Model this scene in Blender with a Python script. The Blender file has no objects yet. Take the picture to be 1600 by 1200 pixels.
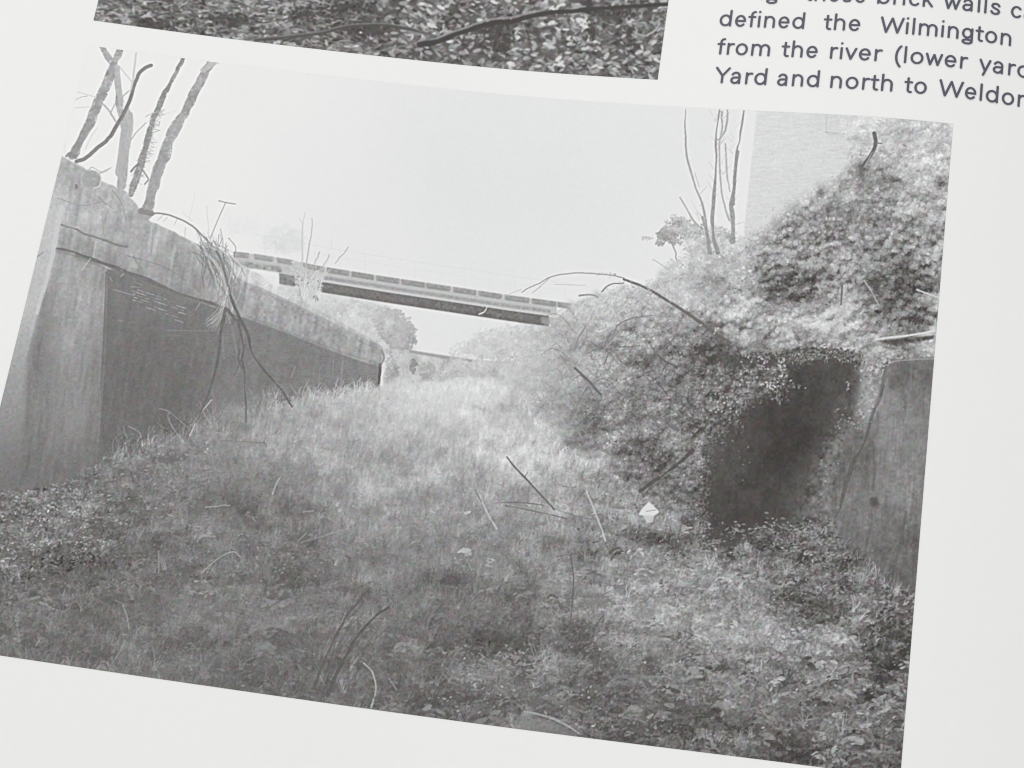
import bpy, math
import numpy as np
from mathutils import Matrix, Vector

# ---------------------------------------------------------------------------
# CAMERA, LIGHT, EXPOSURE
# ---------------------------------------------------------------------------
scene = bpy.context.scene
C = scene.collection
cam_data = bpy.data.cameras.new('camera'); cam = bpy.data.objects.new('camera', cam_data); C.objects.link(cam)
cam_data.sensor_width = 36.0; cam_data.lens = 64.37; cam_data.clip_start = .01; cam_data.clip_end = 20
# attitude of the camera over the sheet (sheet lies in the XY plane, metres)
CAM_R = np.array([[0.9890202273945539, -0.14669060079718052, 0.01791249402476381],
                  [0.1337546801181058, 0.9400947275163035, 0.3135786804656055],
                  [-0.06283848622403451, -0.30773977795177754, 0.9493932555665553]])
CAM_T = np.array([-6.893001682255788, 1.6773718424934776, 243.77867533468836])
FLIP = np.diag([1., -1., -1.])
m3 = FLIP @ CAM_R.T @ FLIP
loc = FLIP @ (-CAM_R.T @ CAM_T) / 1000.
cam.matrix_world = Matrix([list(m3[i]) + [loc[i]] for i in range(3)] + [[0, 0, 0, 1]])
scene.camera = cam

world = bpy.data.worlds.new('World'); scene.world = world; world.use_nodes = True
bg = world.node_tree.nodes['Background']; bg.inputs['Color'].default_value = (1., .988, .985, 1); bg.inputs['Strength'].default_value = .84

def area(name, pos, target, size, power, color):
    d = bpy.data.lights.new(name, 'AREA'); d.shape = 'RECTANGLE'; d.size, d.size_y = size; d.energy = power; d.color = color
    o = bpy.data.objects.new(name, d); C.objects.link(o); o.location = pos
    o.rotation_euler = (Vector(target) - Vector(pos)).to_track_quat('-Z', 'Y').to_euler(); return o
area('soft_lamp', (-.42, .55, .62), (0, 0, 0), (.9, .7), 3.2, (1., .99, .97))  # broad soft area lamp from the upper left, out of view

scene.render.engine = 'CYCLES'; scene.cycles.filter_width = 1.1
scene.view_settings.view_transform = 'Standard'; scene.view_settings.look = 'None'
scene.view_settings.exposure = 0; scene.view_settings.gamma = 1; scene.view_settings.use_curve_mapping = False
# ---------------------------------------------------------------------------
# THE PRINTED PICTURES: the ink of the two halftone prints, worked out as a grey value
# for every point of the sheet ("survey" units: 1600 x 1200 over the visible page area)
# ---------------------------------------------------------------------------
PADX, PADY = 180, 330
GW, GH = 1600 + PADX + 60, 1200 + PADY + 70
rng = np.random.default_rng(7)

def gblur(a, s):
    if s <= 0: return a
    r = max(1, int(3 * s + .5)); k = np.exp(-.5 * (np.arange(-r, r + 1) / s) ** 2); k /= k.sum()
    p = np.pad(a, ((0, 0), (r, r)), mode='edge')
    o = np.zeros_like(a)
    for i, w in enumerate(k): o += w * p[:, i:i + a.shape[1]]
    p = np.pad(o, ((r, r), (0, 0)), mode='edge')
    q = np.zeros_like(a)
    for i, w in enumerate(k): q += w * p[i:i + a.shape[0]]
    return q

def upsample(c, h, w):
    ys = np.linspace(0, c.shape[0] - 1, h); xs = np.linspace(0, c.shape[1] - 1, w)
    y0 = np.clip(ys.astype(int), 0, c.shape[0] - 2); x0 = np.clip(xs.astype(int), 0, c.shape[1] - 2)
    fy = (ys - y0)[:, None]; fx = (xs - x0)[None]
    fy = fy * fy * (3 - 2 * fy); fx = fx * fx * (3 - 2 * fx)
    a = c[y0][:, x0]; b = c[y0][:, x0 + 1]; d = c[y0 + 1][:, x0]; e = c[y0 + 1][:, x0 + 1]
    return a * (1 - fx) * (1 - fy) + b * fx * (1 - fy) + d * (1 - fx) * fy + e * fx * fy

def cloud(scale, aspect=1.0):           # smooth noise, unit deviation, feature size `scale`
    h = max(4, int(GH / scale * aspect)); w = max(4, int(GW / scale))
    n = upsample(rng.standard_normal((h, w)).astype(np.float32), GH, GW)
    return (n / n.std()).astype(np.float32)

def rbf(pts, smooth=0.4):               # thin plate surface through (x, y, value) samples
    P = np.array(pts, float); xy = P[:, :2] / 100.; v = P[:, 2]; m = v.mean(); v = v - m
    def U(a, b):
        d2 = ((a[:, None] - b[None]) ** 2).sum(-1)
        return np.sqrt(d2 + .04)
    n = len(P); A = U(xy, xy); A[np.diag_indices(n)] -= smooth * .1
    M = np.zeros((n + 1, n + 1)); M[:n, :n] = A; M[:n, n] = 1; M[n, :n] = 1
    w = np.linalg.solve(M, np.append(v, 0))
    st = 10
    gx = np.arange(0, GW + st, st) - PADX; gy = np.arange(0, GH + st, st) - PADY
    g = np.stack(np.meshgrid(gx, gy), -1).reshape(-1, 2) / 100.
    z = U(g, xy) @ w[:n] + w[n] + m
    z = z.reshape(len(gy), len(gx))
    z = np.clip(z, P[:, 2].min() - 4, P[:, 2].max() + 4)
    z = np.kron(z, np.ones((1, 1)))
    ys = np.arange(GH) / st; xs = np.arange(GW) / st
    y0 = ys.astype(int); x0 = xs.astype(int); fy = (ys - y0)[:, None]; fx = (xs - x0)[None]
    return ((z[y0][:, x0] * (1 - fx) + z[y0][:, x0 + 1] * fx) * (1 - fy)
            + (z[y0 + 1][:, x0] * (1 - fx) + z[y0 + 1][:, x0 + 1] * fx) * fy).astype(np.float32)

class Plate:                            # one printing plate: ink grey + which printed item a spot belongs to
    def __init__(self):
        self.g = np.full((GH, GW), 236, np.float32)
        self.id = np.zeros((GH, GW), np.uint8)

    def cover(self, poly, sub=4):       # coverage of a polygon (even-odd, scan line)
        P = np.array(poly, float) + [PADX, PADY]
        x0 = max(0, int(P[:, 0].min()) - 1); x1 = min(GW, int(P[:, 0].max()) + 2)
        y0 = max(0, int(P[:, 1].min()) - 1); y1 = min(GH, int(P[:, 1].max()) + 2)
        if x1 <= x0 or y1 <= y0: return None
        A = np.zeros((y1 - y0, x1 - x0), np.float32); X = np.arange(x0, x1)
        Q = np.roll(P, -1, 0)
        for j in range((y1 - y0) * sub):
            y = y0 + (j + .5) / sub
            m = (P[:, 1] <= y) != (Q[:, 1] <= y)
            if not m.any(): continue
            a = P[m]; b = Q[m]
            xs = np.sort(a[:, 0] + (y - a[:, 1]) / (b[:, 1] - a[:, 1]) * (b[:, 0] - a[:, 0]))
            for k in range(0, len(xs) - 1, 2):
                A[j // sub] += np.clip(xs[k + 1] - X, 0, 1) - np.clip(xs[k] - X, 0, 1)
        return (slice(y0, y1), slice(x0, x1)), np.clip(A / sub, 0, 1)

    def fill(self, poly, tone, ident=None, alpha=1., soft=0, rough=0):
        if rough: poly = roughen(poly, rough)
        c = self.cover(poly)
        if c is None: return
        sl, A = c
        if soft:
            r = int(3 * soft) + 1
            big = np.zeros((GH, GW), np.float32); big[sl] = A
            ys, xs = sl; s2 = (slice(max(0, ys.start - r), min(GH, ys.stop + r)), slice(max(0, xs.start - r), min(GW, xs.stop + r)))
            A = gblur(big[s2], soft); sl = s2
        t = tone[sl] if isinstance(tone, np.ndarray) else tone
        a = A * alpha
        self.g[sl] = self.g[sl] * (1 - a) + t * a
        if ident is not None: self.id[sl][A > .5] = ident

    def line(self, pts, w0, w1=None, tone=100, alpha=1., ident=None, rough=0, add=None, wj=0):
        P = np.array(pts, float) + [PADX, PADY]
        if len(P) > 2: P = spline(P)
        if rough:
            n = len(P); P = P + gblur(np.ascontiguousarray(rng.standard_normal((n, 2)).T), 1.4).T * rough * 1.6
        w1 = w0 if w1 is None else w1
        n = len(P) - 1; R = max(w0, w1) / 2 * (1 + 1.5 * wj) + 1.2
        J = np.ones(n + 1)
        if wj:
            J = gblur(np.repeat(rng.standard_normal(n + 1)[None], 2, 0), 2.2)[0] * 2.4; J = np.clip(1 + wj * J, .4, 1 + 1.5 * wj)
        x0 = max(0, int(P[:, 0].min() - R)); x1 = min(GW, int(P[:, 0].max() + R) + 2)
        y0 = max(0, int(P[:, 1].min() - R)); y1 = min(GH, int(P[:, 1].max() + R) + 2)
        if x1 <= x0 or y1 <= y0: return
        A = np.zeros((y1 - y0, x1 - x0), np.float32)
        for i in range(n):
            a, b = P[i], P[i + 1]
            u0 = max(x0, int(min(a[0], b[0]) - R)); u1 = min(x1, int(max(a[0], b[0]) + R) + 2)
            v0 = max(y0, int(min(a[1], b[1]) - R)); v1 = min(y1, int(max(a[1], b[1]) + R) + 2)
            if u1 <= u0 or v1 <= v0: continue
            X = np.arange(u0, u1)[None] + .5; Y = np.arange(v0, v1)[:, None] + .5
            d = b - a; L = d @ d + 1e-9
            t = np.clip(((X - a[0]) * d[0] + (Y - a[1]) * d[1]) / L, 0, 1)
            D = np.hypot(X - a[0] - t * d[0], Y - a[1] - t * d[1])
            w = (w0 + (w1 - w0) * (i + t) / n) * (J[i] * (1 - t) + J[i + 1] * t)
            c = np.clip(w / 2 + .5 - D, 0, 1) * np.minimum(1, w)
            s = A[v0 - y0:v1 - y0, u0 - x0:u1 - x0]; np.maximum(s, c, out=s)
        sl = (slice(y0, y1), slice(x0, x1)); a = A * alpha
        t = tone[sl] if isinstance(tone, np.ndarray) else tone
        if add is not None: self.g[sl] += a * add
        else: self.g[sl] = self.g[sl] * (1 - a) + t * a
        if ident is not None: self.id[sl][A > .45] = ident

    def leaves(self, x, y, tone, la, lb, ang, ident=None, alpha=.9):   # many small leaf marks, in order
        x = x + PADX; y = y + PADY
        for i in range(len(x)):
            r = int(la[i] + 1.5); cx, cy = int(x[i]), int(y[i])
            if cx < r or cy < r or cx + r + 1 >= GW or cy + r + 1 >= GH: continue
            o = np.arange(-r, r + 1, dtype=np.float32)
            dx = (o - (x[i] - cx - .5))[None]; dy = (o - (y[i] - cy - .5))[:, None]
            c, s = math.cos(ang[i]), math.sin(ang[i])
            p = (dx * c + dy * s) / la[i]; q = (dy * c - dx * s) / lb[i]
            a = np.clip((1.25 - np.sqrt(p * p + q * q)) * lb[i], 0, 1) * alpha
            v = self.g[cy - r:cy + r + 1, cx - r:cx + r + 1]
            v += a * (tone[i] - v)
            if ident is not None:
                m = self.id[cy - r:cy + r + 1, cx - r:cx + r + 1]; m[a > .5] = ident

def spline(P, k=8):
    n = len(P); Q = np.concatenate([[2 * P[0] - P[1]], P, [2 * P[-1] - P[-2]]]); o = []
    for i in range(n - 1):
        a, b, c, d = Q[i:i + 4]
        for t in np.arange(k) / k:
            o.append(.5 * (2 * b + (c - a) * t + (2 * a - 5 * b + 4 * c - d) * t * t + (3 * b - a - 3 * c + d) * t ** 3))
    o.append(P[-1]); return np.array(o)

def roughen(poly, amp, step=5):
    P = np.array(poly, float); o = []
    for a, b in zip(P, np.roll(P, -1, 0)):
        n = max(1, int(np.hypot(*(b - a)) / step))
        for k in range(n): o.append(a + (b - a) * k / n)
    o = np.array(o); e = rng.standard_normal(o.shape)
    e = (e + np.roll(e, 1, 0)) * .7
    return o + e * amp

def at(M, x, y):
    return M[np.clip((y + PADY).astype(int), 0, GH - 1), np.clip((x + PADX).astype(int), 0, GW - 1)]

def scatter(n, poly=None, box=None, dens=None):
    P = np.array(poly if poly is not None else box, float)
    lo = P.min(0); hi = P.max(0)
    xy = rng.random((n, 2)) * (hi - lo) + lo
    if poly is not None:
        x, y = xy.T; ins = np.zeros(n, bool); Q = np.roll(P, -1, 0)
        for a, b in zip(P, Q):
            if a[1] == b[1]: continue
            c = (a[1] <= y) != (b[1] <= y)
            ins ^= c & (x < a[0] + (y - a[1]) / (b[1] - a[1]) * (b[0] - a[0]))
        xy = xy[ins]
    if dens is not None:
        xy = xy[rng.random(len(xy)) < at(dens, *xy.T)]
    return xy[:, 0], xy[:, 1]

# ---- numbers of the printed items (0 = the sky of the print) -----------------------------
(SKY, HAZE_TREES, BRIDGE, BRICK_WALL, PIER, COPING, BUILDING, THIN_TREE, THICKET, MOUND, RECESS,
 STONE_WALL, GRASS, WEEDS, SCRAP, STICK, TRUNK_A, TRUNK_B, TRUNK_C, TRUNK_D, DEAD_BRANCH, ARCH_BRANCH,
 STUMP, PLANK, FAR_WALL, STUMP_LOW, POLE, BUSH, SKY_LOW) = range(29)

STEM_TONE = {}
def paint_main():
    P = Plate(); g = P.g
    fine = cloud(1.6); mid = cloud(4); clump = cloud(11); big = cloud(30); huge = cloud(75)
    clumps = clump * .65 + big * .6
    def relief(octs, dx, dy):           # clumps of leaves lit from above: slope of a bumpy surface
        h = 0
        for sc, asp, w in octs: h = h + w * sc * cloud(sc, asp)
        e = np.roll(np.roll(h, -dy, 0), -dx, 1) - np.roll(np.roll(h, dy, 0), dx, 1)
        e = np.roll(e, 1, 0); return e / e.std()
    def unit(a): a = a - a.mean(); return (a / a.std()).astype(np.float32)
    def shear(a, k):
        o = np.empty_like(a)
        for r in range(GH): o[r] = np.roll(a[r], -int(k * r))
        return o
    cell = unit(np.minimum(np.abs(cloud(9, 1.2)), 1.3) + .7 * np.minimum(np.abs(cloud(6, 1.2)), 1.3))
    F_BUSH = unit(.75 * relief([(6, 1.1, .8), (10, 1.1, 1.), (20, 1.1, .7), (40, 1.2, .4)], 1, 2) + .55 * cell + .35 * big)
    F_GRND = unit(.75 * relief([(8, 2.0, .8), (15, 2.2, 1.), (30, 2.2, .7), (60, 2., .4)], 1, 2) + .35 * unit(np.abs(cloud(12, 2.2))) + .45 * cloud(26, 2.) + .25 * mid)
    F_GRAS = unit(.6 * cloud(3., .40) + .6 * cloud(5., .42) + .5 * cloud(14, 1.2) + .55 * cloud(30, 1.8) + .3 * relief([(10, 1.6, 1), (24, 1.8, .7)], 1, 2))
    Y, X = np.mgrid[0:GH, 0:GW].astype(np.float32); X -= PADX; Y -= PADY
    # --- sky
    sky = rbf([(140, 80, 236), (120, 250, 236), (300, 150, 234), (330, 330, 234), (450, 120, 233), (600, 140, 230), (700, 250, 226), (800, 200, 227),
               (900, 300, 226), (1000, 200, 227), (1100, 250, 228), (1150, 300, 230), (600, 350, 229), (700, 420, 228), (450, 300, 232), (420, 380, 231),
               (800, 400, 227), (950, 400, 228), (700, 520, 228), (760, 510, 227), (900, 460, 229), (1200, 190, 228), (1400, 190, 226)])
    g[:] = sky + huge * .35
    # --- far misty trees
    def puff(cx, cy, rx, ry, tone, n, size, ident, contrast=10, rot=0., alpha=.8, light=(-.35, -.6)):
        u = rng.standard_normal((n, 2)); u /= np.linalg.norm(u, axis=1)[:, None] + 1e-6
        u *= np.sqrt(rng.random(n))[:, None] * (1 + .16 * rng.standard_normal(n))[:, None]
        x = cx + u[:, 0] * rx * math.cos(rot) - u[:, 1] * ry * math.sin(rot); y = cy + u[:, 0] * rx * math.sin(rot) + u[:, 1] * ry * math.cos(rot)
        t = tone + contrast * (u @ np.array(light)) + at(clump, x, y) * contrast * .5 + rng.standard_normal(n) * contrast * .6
        la = size * (.7 + .6 * rng.random(n)); P.leaves(x, y, t, la, la * .7, rng.random(n) * 3.14, ident, alpha)
    puff(443, 375, 30, 20, 222, 260, 4, HAZE_TREES, 3, alpha=.35)
    puff(385, 352, 26, 16, 230, 120, 4, HAZE_TREES, 2, alpha=.3)
    puff(360, 350, 12, 30, 230, 100, 3, HAZE_TREES, 2, alpha=.3)
    # mist of trees under and behind the bridge
    P.fill([(395, 445), (470, 450), (520, 460), (575, 470), (610, 480), (650, 550), (600, 560), (540, 520), (470, 480), (390, 452)], 207 + clump * 5, HAZE_TREES, .9, 3)
    for (cx, cy, rx, ry, t, n) in [(540, 485, 40, 16, 204, 300), (500, 478, 30, 18, 206, 200), (570, 500, 30, 20, 208, 250), (590, 510, 22, 24, 205, 250), (600, 497, 18, 15, 196, 200),
                                   (440, 462, 30, 14, 208, 200), (470, 480, 30, 15, 210, 150)]:
        puff(cx, cy, rx, ry, t, n, 3.2, HAZE_TREES, 8)
    puff(613, 510, 23, 25, 184, 520, 2.6, BUSH, 10, .3)
    puff(628, 525, 20, 22, 180, 420, 2.6, BUSH, 10, .5)
    puff(612, 492, 12, 8, 190, 120, 2.4, BUSH, 8)
    # --- horizon beyond the cutting on the right
    for (cx, cy, rx, ry, t, n) in [(735, 548, 30, 14, 213, 240), (770, 538, 34, 22, 206, 420), (800, 535, 36, 26, 203, 500), (835, 520, 28, 18, 203, 350), (745, 540, 14, 16, 210, 90)]:
        puff(cx, cy, rx, ry, t, n, 2.8, HAZE_TREES, 9)
    P.fill([(596, 545), (640, 548), (690, 556), (760, 566), (860, 560), (860, 612), (600, 612)], 197 + clump * 7 + mid * 4, FAR_WALL, .95, 1.5)
    P.fill([(640, 547), (690, 555), (738, 562), (738, 566), (690, 560), (640, 551)], 160, FAR_WALL, .9, .7)
    P.fill([(738, 562), (800, 566), (800, 568), (738, 566)], 185, FAR_WALL, .7, 1)
    for (x, y, rx, ry, t) in [(645, 572, 5, 11, 158), (668, 580, 12, 13, 176), (698, 577, 8, 14, 168), (715, 575, 20, 14, 190), (745, 580, 25, 14, 194), (630, 575, 10, 20, 195), (612, 580, 9, 22, 172), (690, 590, 10, 8, 186)]:
        puff(x, y, rx, ry, t, int(rx * ry * 1.2), 2.2, FAR_WALL, 9)
    # --- footbridge
    def bl(x, off): return np.interp(x, [330, 400, 450, 500, 600, 700, 800, 912], [388, 396, 404, 415, 431, 446, 461, 476]) + off
    def band(xa, xb, oa, ob, tone, alpha=1., soft=0, ident=BRIDGE):
        xs = np.linspace(xa, xb, 24)
        P.fill([(x, bl(x, oa)) for x in xs] + [(x, bl(x, ob)) for x in xs[::-1]], tone, ident, alpha, soft)
    band(395, 905, -30, -29, 214, .5, .5, None); band(420, 900, -18, -17, 218, .4, .5, None)
    for x in range(415, 890, 39):
        P.line([(x, bl(x, -30)), (x - 1, bl(x, 0))], 1, 1, 219, .5)
    band(340, 870, 9, 24, 190, .95, .6)
    band(505, 860, 15, 20.5, 166 + mid * 5, .95, .6)
    band(350, 505, 14, 20, 192 + mid * 6, .7, .8)
    band(505, 850, 21.5, 24.5, 202, .8, .5)
    band(503, 858, 25, 41, 108 + mid * 5 + fine * 3, 1., .5)
    band(503, 858, 36, 41.5, 96 + mid * 4, .6, .8)
    band(845, 872, 27, 38, 150 + mid * 12, .8, 1.5)
    band(436, 462, 25, 42, 122 + mid * 10, .95, 1)
    band(462, 504, 23, 40, 136 + mid * 14, .8, 1.)
    band(372, 440, 15, 24, 150 + mid * 14, .7, 1.4)
    band(370, 905, 1.5, 9, 186, .8, .7)
    starts = [(366, 388), (398, 426), (434, 457), (472, 505), (512, 545), (550, 583), (589, 623), (628, 663), (667, 703), (709, 743), (749, 783), (790, 826), (832, 868), (872, 908)]
    for a, b in starts:
        t = 156 if a > 500 else 164
        band(a - 1.2, b + 1.2, 1, 9.5, t + mid * 5, .92, .7)
        band(a + 1, b - 1, 6.5, 9.5, t - 12, .6, .6)
    P.line([(749, 491), (757, 487), (762, 478)], 2.5, 1.5, 214, .9, BRIDGE)
    P.fill([(417, 432), (436, 430), (436, 447), (420, 452), (412, 446)], 228, SKY, .9, 1)
    # --- tall pale building on the right
    bt = rbf([(1185, 200, 214), (1180, 300, 212), (1170, 380, 210), (1250, 200, 213), (1240, 300, 210), (1300, 220, 212), (1300, 180, 208), (1400, 190, 212), (1480, 210, 200), (1420, 250, 200)])
    streak = gblur(rng.standard_normal((GH, GW)).astype(np.float32), .7)
    streak = sum(np.roll(streak, k, 1) for k in range(-6, 7)) / 6.
    bt = bt + 4
    P.fill([(1183, 160), (1530, 170), (1530, 400), (1160, 400), (1164, 345), (1173, 260)], bt + streak * 5 + fine * 1.6, BUILDING, 1, .7)
    P.fill([(1150, 172), (1183, 174), (1164, 345), (1150, 380)], 232, SKY, .5, 1.5)
    P.line([(1292, 180), (1292, 208), (1310, 210)], 1.6, 1.2, 192, .7, None)
    P.line([(1290, 207), (1320, 209)], 2.4, 1.2, 180, .6, None)
    P.line([(1296, 235), (1310, 236)], 2, 1, 195, .6, None)
    # --- foliage tone over the right bank, mound and the cutting floor
    tone_pts = [
        # far right top
        (1320, 225, 205), (1320, 200, 210), (1370, 200, 205), (1400, 240, 200), (1430, 200, 204), (1480, 200, 198), (1465, 240, 195), (1340, 285, 160), (1285, 285, 206), (1370, 262, 146), (1425, 285, 188), (1470, 280, 190),
        (1230, 325, 198), (1300, 325, 160), (1360, 320, 158), (1440, 325, 172), (1475, 330, 176), (1200, 360, 186), (1260, 365, 156), (1320, 362, 152), (1400, 362, 150), (1460, 365, 168),
        (1165, 400, 196), (1188, 410, 165), (1215, 405, 140), (1260, 400, 152), (1330, 405, 150), (1385, 400, 138), (1450, 405, 150),
        (1080, 455, 196), (1130, 420, 190), (1110, 445, 172), (1150, 450, 186), (1195, 440, 140), (1225, 455, 116), (1250, 450, 128), (1285, 455, 150), (1320, 450, 152), (1380, 440, 124), (1410, 440, 118), (1440, 420, 135), (1460, 455, 150),
        (960, 450, 205), (1000, 440, 200), (1040, 430, 205), (1050, 400, 205), (1100, 400, 198), (880, 490, 190), (950, 490, 188), (1010, 480, 176), (1060, 485, 184), (1100, 490, 180), (1150, 490, 180), (1210, 485, 178), (1280, 485, 168), (1330, 490, 170), (1390, 480, 128), (1430, 485, 135), (1455, 490, 150),
        (890, 515, 172), (950, 515, 172), (1000, 515, 165), (1050, 512, 158), (1110, 510, 160), (1140, 505, 172), (1200, 515, 172), (1260, 515, 172), (1340, 515, 168), (1400, 510, 165), (1450, 510, 172),
        (850, 545, 190), (900, 545, 172), (960, 545, 150), (1010, 540, 150), (1060, 545, 128), (1100, 540, 118), (1160, 535, 148), (1230, 540, 152), (1300, 545, 150), (1360, 535, 160), (1420, 530, 120), (1370, 555, 172), (1440, 548, 165),
        (830, 575, 196), (870, 575, 182), (910, 575, 168), (960, 580, 150), (1010, 575, 140), (1060, 575, 125), (1110, 570, 108), (1160, 575, 104), (1210, 560, 130), (1250, 555, 118),
        (790, 600, 206), (830, 605, 182), (880, 605, 160), (930, 610, 150), (990, 605, 132), (1050, 605, 118), (1110, 605, 108), (1150, 610, 98),
        (800, 640, 196), (850, 645, 176), (895, 640, 145), (925, 655, 112), (960, 640, 140), (1010, 645, 124), (1060, 645, 116), (1095, 650, 104),
        (860, 685, 186), (905, 692, 146), (925, 680, 128), (950, 690, 155), (985, 690, 130), (1030, 685, 116), (1075, 685, 108),
        (880, 720, 186), (920, 715, 176), (955, 725, 150), (990, 715, 108), (1030, 725, 108), (1060, 740, 122), (1085, 720, 104),
        # grass plain
        (600, 612, 200), (660, 605, 212), (720, 600, 217), (770, 605, 212), (560, 625, 182), (500, 620, 172), (440, 632, 158), (380, 640, 146), (345, 655, 140),
        (480, 650, 172), (540, 650, 184), (620, 650, 200), (700, 650, 206), (770, 650, 200), (820, 670, 192),
        (200, 700, 104), (280, 695, 116), (330, 690, 138), (390, 690, 148), (450, 700, 158), (530, 700, 168), (600, 690, 176), (600, 703, 160), (660, 700, 180), (720, 705, 188), (790, 700, 190), (840, 720, 184),
        (60, 750, 92), (130, 745, 100), (200, 740, 108), (270, 745, 108), (340, 745, 122), (400, 750, 130), (460, 750, 140), (530, 755, 152), (600, 755, 164), (680, 755, 168), (750, 755, 164), (800, 760, 158), (850, 770, 160), (900, 760, 166), (950, 760, 158), (1000, 765, 138), (1040, 770, 122), (1080, 775, 118),
        (40, 800, 82), (110, 795, 96), (180, 800, 98), (260, 800, 108), (340, 800, 112), (420, 795, 108), (480, 800, 120), (540, 805, 134), (620, 805, 142), (700, 805, 148), (780, 810, 146), (850, 810, 148), (920, 815, 138), (980, 810, 130), (1040, 815, 126), (1080, 820, 118),
        (40, 850, 80), (100, 850, 78), (150, 850, 86), (210, 850, 92), (280, 850, 104), (350, 845, 104), (420, 850, 106), (470, 850, 102), (540, 855, 118), (620, 855, 126), (700, 860, 126), (780, 855, 132), (850, 855, 140), (920, 860, 142), (990, 835, 112), (1000, 865, 140), (1060, 850, 112), (1060, 880, 148), (1120, 880, 142), (1150, 860, 128), (1200, 840, 108), (1260, 850, 104), (1300, 830, 112), (1340, 870, 116),
        (30, 900, 80), (100, 880, 74), (150, 905, 88), (220, 900, 98), (290, 905, 94), (340, 900, 108), (400, 905, 100), (450, 910, 94), (520, 905, 116), (600, 905, 120), (680, 905, 112), (750, 905, 120), (820, 905, 130), (900, 915, 134), (980, 910, 150), (1060, 915, 150), (1130, 910, 150), (1200, 905, 138), (1270, 910, 116), (1340, 905, 122), (1400, 925, 104),
        (40, 950, 92), (120, 950, 102), (200, 950, 92), (290, 950, 102), (370, 950, 112), (450, 950, 122), (520, 950, 112), (600, 950, 116), (680, 940, 110), (690, 960, 106), (760, 955, 114), (830, 960, 108), (910, 960, 132), (990, 960, 146), (1070, 960, 148), (1140, 965, 150), (1210, 970, 142), (1270, 950, 110), (1340, 965, 138), (1400, 955, 112),
        (40, 1000, 94), (120, 995, 92), (200, 1000, 92), (280, 1000, 98), (350, 995, 104), (420, 985, 118), (500, 1000, 104), (580, 1000, 106), (650, 1000, 104), (720, 985, 88), (780, 1000, 80), (830, 1000, 92), (900, 1010, 102), (980, 1010, 134), (1060, 1010, 140), (1140, 1015, 140), (1210, 1010, 148), (1290, 1010, 140), (1350, 1000, 118), (1385, 1020, 88), (1415, 1000, 92),
        (100, 1030, 96), (250, 1040, 96), (330, 1040, 92), (400, 1040, 86), (470, 1045, 92), (560, 1050, 104), (640, 1050, 106), (720, 1055, 112), (800, 1050, 118), (870, 1045, 116), (940, 1060, 106), (1010, 1055, 124), (1080, 1060, 130), (1160, 1060, 136), (1240, 1060, 128), (1310, 1060, 124), (1370, 1050, 90), (1400, 1060, 108),
        (450, 1080, 88), (540, 1085, 98), (600, 1090, 94), (650, 1080, 92), (720, 1095, 104), (780, 1090, 110), (850, 1090, 100), (930, 1090, 100), (1000, 1100, 106), (1080, 1100, 116), (1160, 1100, 122), (1250, 1100, 122), (1330, 1105, 118), (1390, 1100, 118),
        (700, 1120, 96), (760, 1120, 104), (840, 1120, 104), (910, 1130, 92), (990, 1140, 96), (1060, 1145, 98), (1140, 1145, 104), (1230, 1140, 110), (1310, 1145, 124), (1380, 1145, 114),
        (1000, 1160, 92), (1100, 1170, 96), (1200, 1180, 92), (1290, 1185, 96), (1370, 1180, 108), (1400, 1200, 100), (-60, 900, 82), (-80, 1000, 92)]
    T = rbf(tone_pts, .15)
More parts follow.
